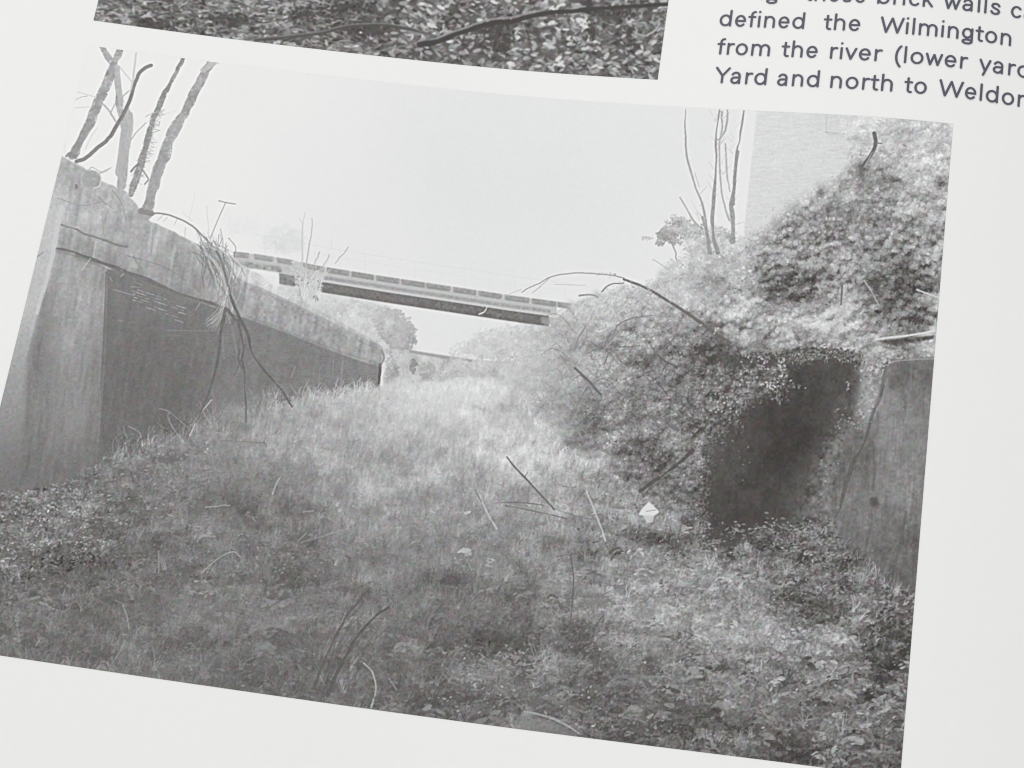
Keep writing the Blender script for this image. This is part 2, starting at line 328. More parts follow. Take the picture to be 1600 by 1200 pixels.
    pockets = [(1225, 448, 32, 16, 100, 200), (1205, 425, 16, 18, 112, 110), (1255, 462, 18, 8, 98, 70), (1400, 445, 34, 30, 108, 260), (1408, 480, 26, 22, 104, 160), (1280, 368, 22, 6, 112, 50), (1370, 345, 24, 6, 118, 50), (1300, 352, 14, 6, 120, 30), (1440, 345, 14, 8, 126, 40),
                                   (1375, 400, 24, 8, 118, 60), (1290, 432, 26, 8, 112, 60), (1278, 300, 10, 6, 130, 25), (1345, 268, 9, 9, 112, 30), (1395, 290, 20, 8, 120, 50), (1470, 280, 14, 8, 128, 40)] + [(1190, 468, 14, 4, 140, 30), (1135, 470, 12, 4, 150, 26), (1310, 500, 16, 6, 142, 40), (1430, 500, 18, 7, 118, 60), (1120, 436, 20, 7, 150, 50), (1100, 448, 14, 5, 150, 30)] + [(925, 655, 16, 26, 96, 120), (905, 690, 24, 8, 120, 60), (990, 710, 34, 12, 90, 120), (1035, 722, 20, 10, 92, 60), (1010, 690, 30, 8, 104, 60), (1100, 542, 26, 7, 92, 80), (1060, 550, 16, 8, 100, 50), (1120, 560, 40, 10, 98, 120), (1150, 580, 40, 18, 92, 200), (985, 520, 14, 8, 110, 40), (1000, 560, 20, 12, 112, 60), (950, 545, 14, 10, 122, 40), (920, 540, 22, 10, 140, 50), (1075, 650, 16, 30, 100, 90), (1060, 600, 20, 12, 105, 50), (890, 560, 10, 18, 150, 40), (1165, 510, 8, 4, 110, 14), (1110, 500, 16, 8, 120, 40), (1135, 512, 14, 8, 118, 40)] + [(100, 870, 50, 24, 74, 260), (30, 850, 36, 22, 76, 170), (170, 880, 30, 16, 80, 90), (120, 830, 26, 10, 80, 60), (480, 845, 30, 10, 94, 60), (440, 905, 40, 9, 84, 100), (300, 905, 26, 9, 90, 50), (770, 1000, 60, 12, 80, 200), (720, 985, 40, 8, 86, 80), (860, 1012, 40, 9, 90, 90), (620, 1000, 26, 8, 98, 40), (1260, 945, 60, 13, 98, 200), (1300, 965, 40, 8, 96, 60), (1385, 1030, 26, 30, 84, 190), (1370, 1000, 22, 12, 88, 60),
                                   (990, 838, 26, 6, 88, 50), (1030, 842, 26, 6, 86, 50), (1180, 838, 30, 12, 92, 80), (1210, 855, 26, 12, 90, 80), (1120, 870, 16, 6, 100, 30), (920, 870, 14, 9, 100, 30), (872, 945, 10, 10, 92, 26), (700, 910, 30, 8, 98, 50), (690, 925, 40, 8, 98, 60), (1270, 905, 40, 8, 104, 60), (1325, 870, 10, 16, 88, 40), (1390, 920, 20, 8, 86, 40), (1260, 1070, 40, 10, 106, 60), (1120, 1040, 30, 10, 112, 40), (930, 1140, 40, 8, 88, 60), (1230, 1175, 40, 8, 90, 60), (1030, 1150, 40, 8, 94, 50), (650, 1085, 60, 8, 88, 80), (560, 1040, 24, 8, 96, 40), (400, 1040, 60, 14, 84, 160), (330, 1000, 60, 14, 90, 90), (600, 705, 26, 6, 158, 40), (640, 700, 14, 7, 160, 30), (760, 640, 20, 6, 185, 30), (795, 640, 14, 10, 182, 30), (1000, 1050, 30, 8, 100, 50), (1340, 1100, 30, 9, 100, 50), (440, 800, 40, 12, 102, 60), (420, 770, 30, 10, 112, 40)]
    for (cx, cy, rx, ry, t, n) in pockets:
        xs = slice(max(0, int(cx + PADX - 3 * rx)), int(cx + PADX + 3 * rx)); ys = slice(max(0, int(cy + PADY - 3 * ry)), int(cy + PADY + 3 * ry))
        w = np.exp(-((X[ys, xs] - cx + 7 * clump[ys, xs]) / (rx * 1.05)) ** 2 - ((Y[ys, xs] - cy + 4 * big[ys, xs]) / (ry * 1.1)) ** 2)
        T[ys, xs] += np.minimum(0, (t - 4 - T[ys, xs]) * w * .9)
    # contrast, leaf size, share of grass
    CT = 1.1 * rbf([(700, 605, 5), (600, 640, 8), (700, 700, 11), (500, 700, 11), (400, 640, 11), (300, 750, 15), (100, 780, 31), (60, 840, 32), (150, 900, 22), (100, 980, 17), (300, 1000, 14), (450, 870, 17), (600, 800, 13), (600, 950, 13),
              (800, 800, 13), (800, 980, 16), (1000, 950, 17), (1100, 800, 24), (1200, 960, 20), (1350, 960, 25), (1300, 1100, 22), (1100, 1100, 19), (900, 1100, 19), (700, 1080, 17), (850, 580, 10), (900, 650, 16), (1000, 700, 24),
              (1000, 600, 24), (1080, 620, 24), (1000, 500, 20), (900, 510, 13), (1100, 540, 26), (1200, 500, 20), (1300, 400, 27), (1200, 430, 26), (1420, 420, 24), (1400, 250, 18), (1320, 240, 10), (1240, 330, 16), (1300, 500, 20), (1060, 430, 13), (1100, 470, 16), (1280, 850, 25)], .3)
    LS = rbf([(700, 605, 1.3), (500, 640, 1.5), (700, 750, 1.7), (300, 750, 2.2), (60, 820, 3.2), (200, 950, 3), (500, 900, 2.6), (800, 900, 2.4), (1000, 900, 2.6), (700, 1080, 3), (1000, 1080, 3.2), (1300, 1000, 3.4), (1300, 1150, 3.8), (1350, 900, 2.8),
              (850, 560, 1.7), (950, 640, 2.1), (1050, 640, 2.5), (1000, 500, 2.2), (1150, 530, 2.6), (1250, 450, 3), (1350, 380, 3.1), (1400, 230, 3), (1240, 330, 2.6), (1060, 430, 2.2)], .3)
    F_GRAS = shear(F_GRAS, .13)
    LK = .82
    def flora(x, y, ident, k=1., stretch=.45, ang=None, alpha=.92, lift=0, cl=.75, rn=.8):
        C = at(CT, x, y); t0 = at(T, x, y) + lift
        fld = F_BUSH if ident in (THICKET, MOUND) else F_GRND
        t = t0 + C * k * (at(fld, x, y) * cl * (1.12 if ident == THICKET else 1.35) + np.clip(rng.standard_normal(len(x)) * .9, -1.6, 2.2) * rn * .55)
        t = np.maximum(t, 70 + 6 * rng.random(len(x))); cap = t0 + 40; t = np.where(t > cap, cap + (t - cap) * .3, t)
        la = at(LS, x, y) * LK * (.55 + .8 * rng.random(len(x))); lb = np.maximum(.7, la * (stretch + .25 * rng.random(len(x))))
        o = np.argsort(t * .6 + 25 * rng.random(len(x)))
        a = rng.random(len(x)) * 6.3 if ang is None else ang + .5 * rng.standard_normal(len(x))
        P.leaves(x[o], y[o], t[o], la[o], lb[o], a[o], ident, alpha)
    gm = np.clip((Y - 620) / 60, 0, 1) * np.clip((1.3 - np.abs(X - 600) / 900), .4, 1)
    T = T + gm * CT * .6 * (.55 * cloud(20, 1.5) + .65 * cloud(46, 1.8)) + gm * 3 + np.clip((X - 900) / 200, 0, 1) * np.clip((Y - 850) / 60, 0, 1) * 3
    T = T + 8 * np.exp(-((X - 930) / 80) ** 2 - ((Y - 530) / 80) ** 2)
    # --- small round tree and shrubs behind the bank
    puff(1060, 352, 20, 14, 188, 300, 1.9, THIN_TREE, 14); puff(1042, 366, 15, 10, 172, 240, 1.9, THIN_TREE, 14); puff(1078, 364, 20, 13, 178, 320, 1.9, THIN_TREE, 14); puff(1032, 378, 8, 6, 170, 70, 1.7, THIN_TREE, 12); puff(1056, 378, 12, 5, 176, 60, 1.8, THIN_TREE, 12); puff(1096, 384, 26, 16, 188, 420, 2., THIN_TREE, 13); puff(1122, 374, 24, 20, 190, 420, 2., THIN_TREE, 12)
    puff(1010, 372, 8, 3, 200, 30, 1.8, THIN_TREE, 8)
    P.line([(1047, 376), (1055, 392), (1058, 408), (1072, 415), (1092, 417)], 2, 1.4, 140, .8, THIN_TREE, .6)
    # --- right bank of leaves: back layer (misty slope up to the building)
    back = [(945, 455), (985, 447), (1020, 448), (1040, 425), (1062, 405), (1090, 392), (1130, 380), (1165, 372), (1190, 365), (1215, 335), (1255, 305), (1295, 285), (1330, 262), (1345, 250), (1370, 235), (1330, 215), (1350, 195), (1400, 182), (1530, 186), (1530, 575), (850, 600), (850, 520), (868, 490), (905, 470)]
    P.fill(back, T - 6 + clump * CT * .4, THICKET, 1, 3.5, 5)
    # pale ivy on the building's right side
    x, y = scatter(5200, [(1300, 190), (1345, 178), (1530, 185), (1530, 330), (1340, 300), (1290, 290), (1330, 255), (1310, 230)]); keep = at(clumps, x, y) + (x - 1330) / 55 + rng.standard_normal(len(x)) * .4 > -.1
    flora(x[keep], y[keep], THICKET, .9)
    x, y = scatter(42000, back); flora(x, y, THICKET, .95)
    # spiky edge
    for q in range(260):
        i = rng.integers(0, 11); f = rng.random(); a = np.array(back[i]); b = np.array(back[i + 1]); c = a + (b - a) * f + rng.standard_normal(2) * [4, 3.5]
        P.leaves(np.array([c[0]]), np.array([c[1] - 2]), np.array([at(T, c[:1], c[1:])[0] + 8 * rng.standard_normal()]), np.array([2.2]), np.array([1.5]), rng.random(1) * 3, THICKET, .7)
    # --- dark mound of creeper
    mound = [(1345, 262), (1372, 258), (1410, 290), (1450, 300), (1530, 340), (1530, 520), (1440, 505), (1395, 510), (1360, 480), (1330, 470), (1290, 462), (1262, 472), (1240, 470), (1195, 452), (1178, 430), (1184, 395), (1200, 362), (1225, 340), (1250, 318), (1290, 300), (1320, 280)]
    P.fill(mound, T - 10 + clump * CT * .5, MOUND, .9, 3, 5)
    x, y = scatter(40000, mound); flora(x, y, MOUND, 1.02, lift=-12)
    x, y = scatter(2600, mound); m = rng.random(len(x)) < .5; flora(x[m], y[m], MOUND, 1., lift=10)
    # lower bright bank under the mound
    low = [(1040, 480), (1120, 470), (1190, 462), (1260, 478), (1330, 475), (1390, 512), (1460, 512), (1460, 552), (1400, 545), (1330, 545), (1240, 548), (1160, 535), (1080, 505)]
    x, y = scatter(14000, low); flora(x, y, THICKET, 1.1, lift=-2)
    # posts and planks
    P.line([(1366, 208), (1368, 222), (1366, 232), (1355, 250), (1345, 266)], 6.5, 4.5, 108, .95, STUMP, .6)
    P.line([(1369, 224), (1378, 224)], 3, 2, 125, .8, STUMP); P.line([(1363, 238), (1350, 262)], 1.5, 1.5, 175, .8, STUMP)
    P.line([(1316, 446), (1314, 476)], 3.2, 2.6, 112, .85, STUMP_LOW)
    P.line([(1350, 438), (1362, 456), (1372, 475)], 2, 1.5, 195, .7, None)
    P.line([(1433, 453), (1468, 466)], 2.4, 2, 205, .9, PLANK)
    P.line([(1368, 530), (1420, 524), (1462, 517)], 2.4, 3.6, 214, .9, PLANK, .4, wj=.2)
    P.fill([(1372, 533), (1410, 529), (1460, 524), (1458, 530), (1420, 536), (1404, 542), (1385, 538)], 92 + mid * 8, None, .9, 1)
    # thin bare trees
    for k in range(46):
        px, py0, py1 = [(1116, 180, 380), (1147, 180, 370), (1090, 300, 380), (1128, 178, 330)][k % 4]; y0 = py0 + (py1 - py0) * rng.random(); x0 = px + 3 * rng.standard_normal(); a = rng.choice([-1, 1]) * (.3 + .6 * rng.random()); l = 6 + 14 * rng.random()
        P.line([(x0, y0), (x0 + l * math.sin(a), y0 - l * math.cos(a))], 1.2, .7, 190 + 12 * rng.standard_normal(), .6, THIN_TREE)
    tk = gblur(rng.standard_normal((GH, GW)).astype(np.float32), 1.2) * 22
    for pts, w0, w1, t in [([(1072, 172), (1071, 210), (1074, 245), (1086, 290), (1099, 325), (1104, 360), (1107, 395)], 2, 3.2, 168), ([(1085, 270), (1092, 292)], 1.6, 1.4, 176),
                           ([(1124, 172), (1119, 210), (1119, 250), (1116, 300), (1113, 345), (1116, 375), (1122, 395)], 3.6, 6.2, 154), ([(1137, 172), (1134, 200), (1127, 215), (1120, 220)], 4, 3, 176), ([(1127, 174), (1128, 200), (1124, 235), (1126, 290), (1133, 325), (1140, 345)], 3, 2.6, 180),
                           ([(1162, 172), (1156, 215), (1151, 240), (1148, 285), (1143, 320), (1145, 350), (1146, 378)], 3, 7, 158), ([(1151, 236), (1147, 300), (1144, 318)], 5, 5, 158), ([(1134, 225), (1135, 265), (1139, 290), (1141, 300)], 2.4, 2.2, 184),
                           ([(1062, 308), (1075, 330), (1085, 346), (1098, 358)], 1.4, 3, 165), ([(1108, 318), (1112, 345)], 1.6, 1.4, 180), ([(1146, 352), (1163, 347)], 2.2, 1.2, 170)]:
        P.line(pts, w0 * .9, w1 * 1.05, t - 4 + tk * .5, .9, THIN_TREE, .8, wj=.22)
    P.line([(1098, 340), (1106, 372), (1110, 395)], 4, 6, 150, .8, THIN_TREE, .5)
    P.line([(1020, 405), (1035, 415), (1055, 430)], 1.6, 1.2, 176, .7, THIN_TREE, .4)
    vs = gblur(rng.standard_normal((GH, GW)).astype(np.float32), .8); vs = sum(np.roll(np.roll(vs, k, 0), int(-k * .12), 1) for k in range(-14, 15, 2)) / 6.
    # --- the dark mouth and the stone wall beside it (first laid under the thicket, its rim again later)
    RT = rbf([(1220, 700, 66), (1200, 660, 70), (1150, 690, 82), (1125, 740, 84), (1110, 800, 78), (1130, 850, 84), (1250, 600, 76), (1300, 590, 80), (1330, 580, 88), (1180, 640, 78), (1140, 660, 84), (1240, 640, 70), (1290, 650, 84), (1320, 640, 98), (1300, 760, 122), (1262, 790, 108), (1268, 740, 100), (1260, 700, 72), (1290, 720, 112), (1310, 700, 118), (1280, 760, 116), (1240, 760, 84), (1210, 780, 76), (1170, 790, 78), (1180, 740, 74), (1250, 800, 92), (1290, 800, 116), (1200, 830, 84), (1150, 720, 84), (1290, 580, 80), (1235, 575, 84), (1140, 800, 74)], .2)
    P.fill([(1040, 590), (1100, 560), (1350, 556), (1350, 860), (1090, 880), (1050, 790)], RT, RECESS, 1, 4)
    # --- front thicket of the right bank
    front = [(868, 512), (890, 490), (920, 470), (955, 462), (1000, 470), (1060, 500), (1110, 515), (1150, 530), (1230, 548), (1225, 600), (1190, 612), (1150, 640), (1110, 668), (1098, 700), (1095, 760), (1092, 830), (1060, 812), (1010, 778), (960, 740), (900, 712), (868, 700), (840, 660), (812, 620), (800, 590), (805, 550), (835, 520)]
    P.fill(front, T - 8 + clump * CT * .5, THICKET, .95, 4, 5)
    x, y = scatter(80000, front); flora(x, y, THICKET, .78, lift=-3 + 3 * np.clip((1010 - x) / 80, 0, 1))
    x, y = scatter(700, [(770, 560), (860, 500), (880, 620), (900, 710), (820, 680), (780, 620)]); flora(x, y, THICKET, .9, alpha=.7)
    x, y = scatter(5200, [(930, 500), (1100, 520), (1220, 560), (1210, 600), (1110, 668), (1095, 800), (1040, 790), (940, 700)]); m = rng.random(len(x)) < .4; flora(x[m], y[m], THICKET, 1., lift=22, stretch=.5)
    for k in range(90):
        x0 = 880 + 190 * rng.random(); y0 = 480 + 210 * rng.random(); a = rng.choice([-1, 1]) * (.4 + .9 * rng.random()); l = 22 + 50 * rng.random(); dk = rng.random() < .4
        q = [(x0, y0), (x0 + l * .5 * math.sin(a), y0 - l * .45), (x0 + l * math.sin(a), y0 - l * .4 + 10 * rng.random())]
        t = at(T, np.array([x0]), np.array([y0]))[0] + (-36 if dk else 26); P.line(q, 1.6, 1., float(max(74, t)), .55, THICKET, .6)
    # --- the dark mouth and the stone wall beside it
    WT = rbf([(1370, 580, 142), (1400, 575, 112), (1440, 580, 122), (1455, 620, 122), (1420, 620, 138), (1395, 610, 124), (1360, 630, 150), (1345, 660, 126), (1385, 660, 146), (1420, 660, 142), (1450, 680, 126), (1330, 690, 112), (1355, 700, 118), (1400, 710, 138), (1430, 720, 128), (1320, 720, 108), (1345, 750, 114), (1385, 760, 136), (1430, 770, 136), (1310, 780, 118), (1345, 800, 118), (1390, 800, 124), (1430, 800, 128), (1320, 830, 116), (1360, 850, 118), (1400, 850, 112), (1430, 850, 114), (1380, 890, 114), (1420, 900, 108), (1400, 930, 106)], .2)
    recess = [(1226, 566), (1262, 562), (1300, 559), (1338, 558), (1350, 572), (1346, 600), (1338, 650), (1328, 700), (1320, 770), (1310, 815), (1260, 812), (1200, 822), (1165, 835), (1130, 862), (1105, 858), (1090, 800), (1094, 740), (1098, 700), (1112, 672), (1150, 648), (1172, 622), (1210, 612), (1224, 590)]
    P.fill(recess, RT - 3 + clump * 2.5 + mid * 2.2 + vs * 2.5 + big * 2 + np.clip(RT - 84, 0, 30) * .22 * (clump + mid), RECESS, 1, 7, 7)
    wall = [(1346, 566), (1385, 556), (1420, 562), (1470, 556), (1470, 960), (1420, 930), (1370, 905), (1320, 880), (1290, 830), (1296, 780), (1312, 720), (1336, 640)]
    vs2 = cloud(9, .16); vs2 = np.roll(vs2, 0, 0)
    P.fill(wall, WT - 2 + clump * 3.5 + mid * 3 + vs * 9 + shear(vs2, .1) * 3 + huge * 3 + big * 3, STONE_WALL, 1, 5, 3)
    P.line([(1388, 562), (1382, 585), (1374, 620), (1366, 640)], 8, 7, 100, .6, STONE_WALL, .8, wj=.3)
    P.line([(1388, 560), (1376, 618)], 3, 3, 82, .5, STONE_WALL, .6, wj=.4)
    P.line([(1366, 640), (1350, 690), (1330, 730), (1320, 765), (1313, 795)], 5, 4.5, 88, .55, STONE_WALL, 1.2, wj=.4)
    P.line([(1313, 790), (1306, 806), (1296, 822)], 3, 2, 92, .6, STONE_WALL, .8, wj=.3)
    P.line([(1362, 690), (1366, 735), (1364, 765)], 4, 4, 102, .45, STONE_WALL, .6)
    P.fill([(1360, 778), (1370, 776), (1373, 788), (1364, 793), (1360, 788)], 84, STONE_WALL, .8, 1.4)
    P.line([(1363, 790), (1360, 830), (1352, 860)], 2.5, 2, 100, .5, STONE_WALL, .6)
    P.line([(1416, 800), (1408, 840), (1396, 890), (1394, 900)], 6, 4, 92, .4, STONE_WALL, 1, wj=.4)
    P.line([(1388, 566), (1420, 562), (1460, 560)], 2.2, 2.2, 165, .6, STONE_WALL, .4)
    P.line([(1385, 575), (1360, 645), (1345, 668)], 10, 6, 158, .35, STONE_WALL, 1)
    # leaves of the thicket hanging over the rim of the mouth, fading into the dark
    rim = np.array([(1226, 568), (1224, 592), (1210, 610), (1172, 622), (1150, 646), (1112, 670), (1104, 700), (1100, 740), (1098, 790), (1104, 850)], float)
    n = 5200; f = rng.random(n) * (len(rim) - 1.001); i0 = f.astype(int); fr = (f - i0)[:, None]
    q = rim[i0] * (1 - fr) + rim[i0 + 1] * fr; off = rng.standard_normal(n) * 11 - 4
    x = q[:, 0] + off * .75 + rng.standard_normal(n) * 5; y = q[:, 1] + off * .65 + rng.standard_normal(n) * 5
    m = np.clip((off + 14) / 34, 0, 1); m = rng.random(n) > m * .85; x = x[m]; y = y[m]; d = np.clip((off[m] + 12) / 26, 0, 1)
    t = 112 - 34 * d + (26 - 12 * d) * (at(F_BUSH, x, y) * .7 + .7 * rng.standard_normal(len(x))); t = np.clip(t, 70, 178)
    la = 1.4 + 1.3 * rng.random(len(x)); o = np.argsort(t); P.leaves(x[o], y[o], t[o], la[o], la[o] * .55, rng.random(len(x)) * 6.3, THICKET, .8)
    for k in range(30):
        f = rng.random() * 5; i = int(f); q = rim[i] + (rim[i + 1] - rim[i]) * (f - i); l = 12 + 30 * rng.random(); dx = 5 * rng.standard_normal()
        P.line([(q[0], q[1] - 6), (q[0] + dx * .5, q[1] + l * .4), (q[0] + dx, q[1] + l)], 1.2, .9, 104 + 16 * rng.standard_normal(), .6, THICKET, .8)
        n = 7; t_ = rng.random(n); P.leaves(q[0] + dx * t_ + 2 * rng.standard_normal(n), q[1] + l * t_, 118 + 22 * rng.standard_normal(n), 1.3 + 1.2 * rng.random(n), .9 + .5 * rng.random(n), rng.random(n) * 3, THICKET, .75)
    # light creeper along wall head and round the mouth
    x, y = scatter(1600, [(1338, 556), (1352, 545), (1390, 545), (1460, 535), (1462, 556), (1400, 562), (1382, 580), (1362, 640), (1340, 662), (1334, 640), (1352, 600)]); flora(x, y, THICKET, .8, lift=6, alpha=.8)
    P.line([(1226, 567), (1250, 563), (1300, 560), (1320, 557), (1332, 559), (1343, 569)], 2, 1.6, 132, .4, THICKET, 1.2, wj=.5)
    P.fill([(1225, 546), (1260, 541), (1300, 543), (1325, 549), (1318, 555), (1290, 558), (1230, 561)], 92 + mid * 7, THICKET, .85, 1.4)
    x, y = scatter(260, [(1215, 535), (1330, 538), (1345, 552), (1300, 543), (1225, 545)]); flora(x, y, THICKET, 1, lift=20)
    # ragged leaves and their shadow along the head of the mouth
    n = 900; x = 1120 + 226 * rng.random(n); y = np.interp(x, [1120, 1180, 1226, 1300, 1346], [560, 566, 562, 556, 562]) + 5 * rng.standard_normal(n)
    P.leaves(x, y, 84 + 8 * rng.standard_normal(n), 2 + 2 * rng.random(n), 1.2 + .8 * rng.random(n), rng.random(n) * 3, RECESS, .6)
    n = 520; x = 1215 + 135 * rng.random(n); y = np.interp(x, [1215, 1226, 1300, 1350], [566, 560, 553, 562]) + 5.5 * rng.standard_normal(n)
    P.leaves(x, y, np.clip(122 + 30 * rng.standard_normal(n), 78, 190), 1.4 + 1.5 * rng.random(n), .9 + .6 * rng.random(n), rng.random(n) * 3, THICKET, .75)
    for (cx, cy, sx, sy, n, t) in [(1222, 580, 4, 10, 22, 185), (1205, 602, 9, 4, 22, 188), (1130, 625, 10, 8, 26, 165), (1165, 590, 12, 9, 24, 150), (1190, 570, 14, 8, 30, 165), (1112, 640, 8, 6, 16, 160), (1350, 600, 4, 16, 14, 150), (1325, 603, 3, 4, 6, 150), (1335, 660, 10, 6, 22, 140), (1240, 603, 10, 3, 10, 120), (1318, 660, 8, 14, 16, 120), (1310, 680, 6, 14, 14, 116), (1296, 735, 10, 14, 16, 120), (1140, 705, 14, 16, 14, 104), (1160, 730, 12, 12, 8, 100)]:
        x = cx + rng.standard_normal(n) * sx; y = cy + rng.standard_normal(n) * sy
        P.leaves(x, y, t + 18 * rng.standard_normal(n), 1.6 + 1.2 * rng.random(n), 1.1 + .6 * rng.random(n), rng.random(n) * 3, THICKET, .85)
    # --- left retaining wall
    vs3 = shear(cloud(5, .16), .16)
    WL = rbf([(110, 265, 182), (90, 300, 188), (150, 320, 184), (200, 330, 180), (240, 370, 180), (120, 350, 180), (100, 370, 172), (170, 380, 170), (210, 400, 170), (260, 400, 168), (300, 410, 166), (330, 440, 172), (150, 400, 158), (260, 435, 154), (310, 460, 152), (360, 430, 196), (400, 470, 196), (440, 490, 190), (500, 520, 188), (560, 545, 182), (400, 492, 172), (470, 520, 170), (540, 550, 172), (590, 555, 176), (420, 460, 206), (520, 505, 196)], .2)
    coping = [(97, 244), (112, 252), (130, 262), (160, 284), (176, 290), (200, 300), (222, 334), (236, 346), (262, 358), (290, 372), (318, 386), (345, 392), (372, 410), (400, 425), (440, 456), (490, 480), (545, 510), (580, 531), (597, 543), (600, 558), (597, 575), (570, 566), (520, 548), (460, 524), (400, 502), (350, 485), (300, 468), (250, 447), (200, 426), (150, 408), (110, 395), (86, 388), (58, 410), (58, 330), (78, 300)]
    P.fill(coping, WL - 3 + clump * 3.5 + mid * 3 + vs * 5 + vs3 * 5 + big * 3, COPING, 1, .8, .8)
    BW = rbf([(200, 460, 118), (260, 480, 118), (320, 500, 116), (200, 520, 106), (250, 540, 102), (300, 560, 106), (200, 600, 100), (260, 610, 98), (310, 620, 102), (200, 660, 98), (180, 690, 98), (350, 540, 120), (360, 600, 124), (420, 540, 128), (420, 590, 124), (480, 560, 126), (480, 600, 128), (540, 580, 134), (580, 590, 138), (340, 640, 126), (400, 620, 130)], .2)
    brick = [(166, 420), (200, 426), (250, 447), (300, 468), (350, 485), (400, 502), (460, 524), (520, 548), (570, 566), (594, 572), (594, 610), (500, 640), (420, 660), (340, 690), (240, 720), (150, 730), (156, 640), (162, 500)]
    rows = np.sin((Y - .30 * X + (X - 160) ** 2 * 2e-4) * 1.55).astype(np.float32)
    P.fill(brick, BW - 10 + vs3 * 2.5 + rows * 2.4 + mid * 2.2 + clump * 2 + streak * 2, BRICK_WALL, 1, .8)
    PT = rbf([(110, 415, 160), (150, 430, 160), (100, 450, 164), (135, 470, 165), (155, 480, 160), (75, 490, 140), (110, 500, 156), (140, 510, 152), (60, 540, 120), (80, 560, 128), (108, 550, 156), (135, 560, 136), (150, 560, 126), (55, 600, 116), (80, 600, 126), (105, 600, 142), (130, 610, 132), (150, 620, 116), (50, 650, 112), (75, 650, 122), (110, 650, 140), (140, 660, 122), (50, 700, 104), (100, 690, 122), (140, 700, 104), (60, 740, 98), (100, 740, 100), (150, 730, 98), (10, 760, 92), (100, 770, 94)], .2)
    pier = [(86, 388), (110, 395), (150, 408), (167, 420), (164, 500), (159, 600), (155, 690), (150, 740), (100, 790), (-120, 800), (30, 600), (45, 540), (62, 470)]
    P.fill(pier, PT + vs3 * 4 + vs * 5 + mid * 2.5 + clump * 2 + streak * 1.5, PIER, 1, 1.2)
    ST = rbf([(85, 330, 196), (75, 380, 194), (65, 420, 190), (55, 460, 190), (45, 500, 184), (40, 530, 172), (30, 560, 166), (22, 600, 156), (12, 640, 148), (20, 680, 128), (10, 720, 108), (0, 760, 100), (-60, 760, 100), (-40, 700, 130), (90, 300, 192)], .2)
    P.fill([(80, 296), (102, 305), (100, 330), (92, 360), (88, 395), (80, 430), (66, 470), (54, 520), (44, 560), (40, 640), (34, 720), (26, 800), (-140, 820), (-30, 620), (40, 420)], ST + vs * 3 + mid * 2, PIER, 1, 3.5)
    P.line([(97, 325), (90, 352), (84, 388), (76, 425), (68, 455), (58, 490)], 9, 5, 205, .7, PIER, .5)
    P.line([(53, 405), (60, 400), (68, 394)], 3, 2, 150, .7, PIER); P.line([(53, 408), (50, 425)], 2, 1.5, 155, .6, PIER)
    P.line([(106, 330), (104, 345), (98, 352)], 2, 1, 205, .5, COPING)
    # cornice shadow line
    for pts, w0, w1, t, a in [([(88, 388), (112, 393), (140, 404), (165, 413), (195, 424)], 4.5, 8, 90, .9), ([(120, 398), (160, 411), (185, 420)], 8, 9, 96, .7), ([(195, 424), (240, 442), (290, 462), (330, 474), (345, 482)], 7, 6, 92, .9), ([(385, 494), (430, 510), (480, 530), (540, 552), (590, 568)], 4.5, 4, 96, .85), ([(380, 492), (420, 506)], 6, 5, 100, .6)]:
        P.line(pts, w0 * .85, w1 * .8, t - 14 + tk * .6, a * .8, COPING, .8, wj=.3); P.line([(p[0] + 1, p[1] + 4) for p in pts], w0, w1, t + 26, a * .35, COPING, .8, wj=.3)
    for pts, w0, w1, t, a in [([(97, 352), (108, 355), (120, 359), (133, 366), (146, 370), (160, 374), (172, 378), (190, 385), (198, 385)], 2.6, 3, 132, .8), ([(170, 380), (184, 383), (198, 386)], 3, 4, 140, .6), ([(200, 400), (240, 411), (262, 420), (290, 438)], 2, 2, 140, .5), ([(208, 400), (215, 412), (222, 420)], 1.6, 1.4, 135, .7),
                             ([(90, 310), (130, 322), (160, 316), (178, 327)], 1.4, 1.2, 162, .5), ([(176, 298), (190, 318), (197, 345)], 1.6, 1, 160, .7), ([(160, 330), (162, 365)], 1.4, 1.4, 168, .5), ([(240, 360), (236, 400)], 1.4, 1.4, 158, .5), ([(305, 390), (302, 440)], 2.4, 1.6, 146, .5), ([(255, 372), (252, 395)], 3, 2, 186, .5), ([(200, 340), (203, 395)], 4, 3, 190, .4), ([(101, 345), (110, 310)], 4, 4, 192, .5),
                             ([(119, 290), (119, 293)], 3, 3, 130, .8), ([(154, 308), (166, 320)], 2.4, 1.5, 148, .6), ([(284, 330), (300, 345)], 1, 1, 170, .2)]:
        P.line(pts, w0, w1, t - 12, a, COPING, .7, wj=.3)
    for k in range(26):
        x0 = 385 + k * 8.2; yy = np.interp(x0, [385, 480, 590], [480, 522, 560]); P.line([(x0, yy), (x0 - 1 + rng.random(), yy - 8 - 16 * rng.random())], 1.6, 1.2, 155 + 40 * rng.random(), .5, COPING)
    P.fill([(350, 440), (372, 434), (400, 448), (450, 471), (500, 496), (550, 521), (588, 541), (597, 548), (594, 572), (570, 566), (520, 548), (460, 524), (400, 502), (352, 486)], 160 + vs3 * 7 + mid * 5 + clump * 4, COPING, .85, 1.5)
    P.line([(400, 447), (450, 470), (500, 495), (550, 520), (590, 541)], 1.6, 1.4, 150, .45, COPING, .5)
    # lighter back strip of grass on top of the wall, right of the hanging branch
    x, y = scatter(900, [(362, 425), (400, 430), (450, 462), (520, 500), (588, 538), (545, 517), (450, 466), (400, 444), (366, 432)])
    n = len(x); P.leaves(x, y, at(WL, x, y) + 12 + 14 * rng.standard_normal(n), 1.6 + rng.random(n), 1 + .5 * rng.random(n), rng.random(n) * 3, COPING, .6)
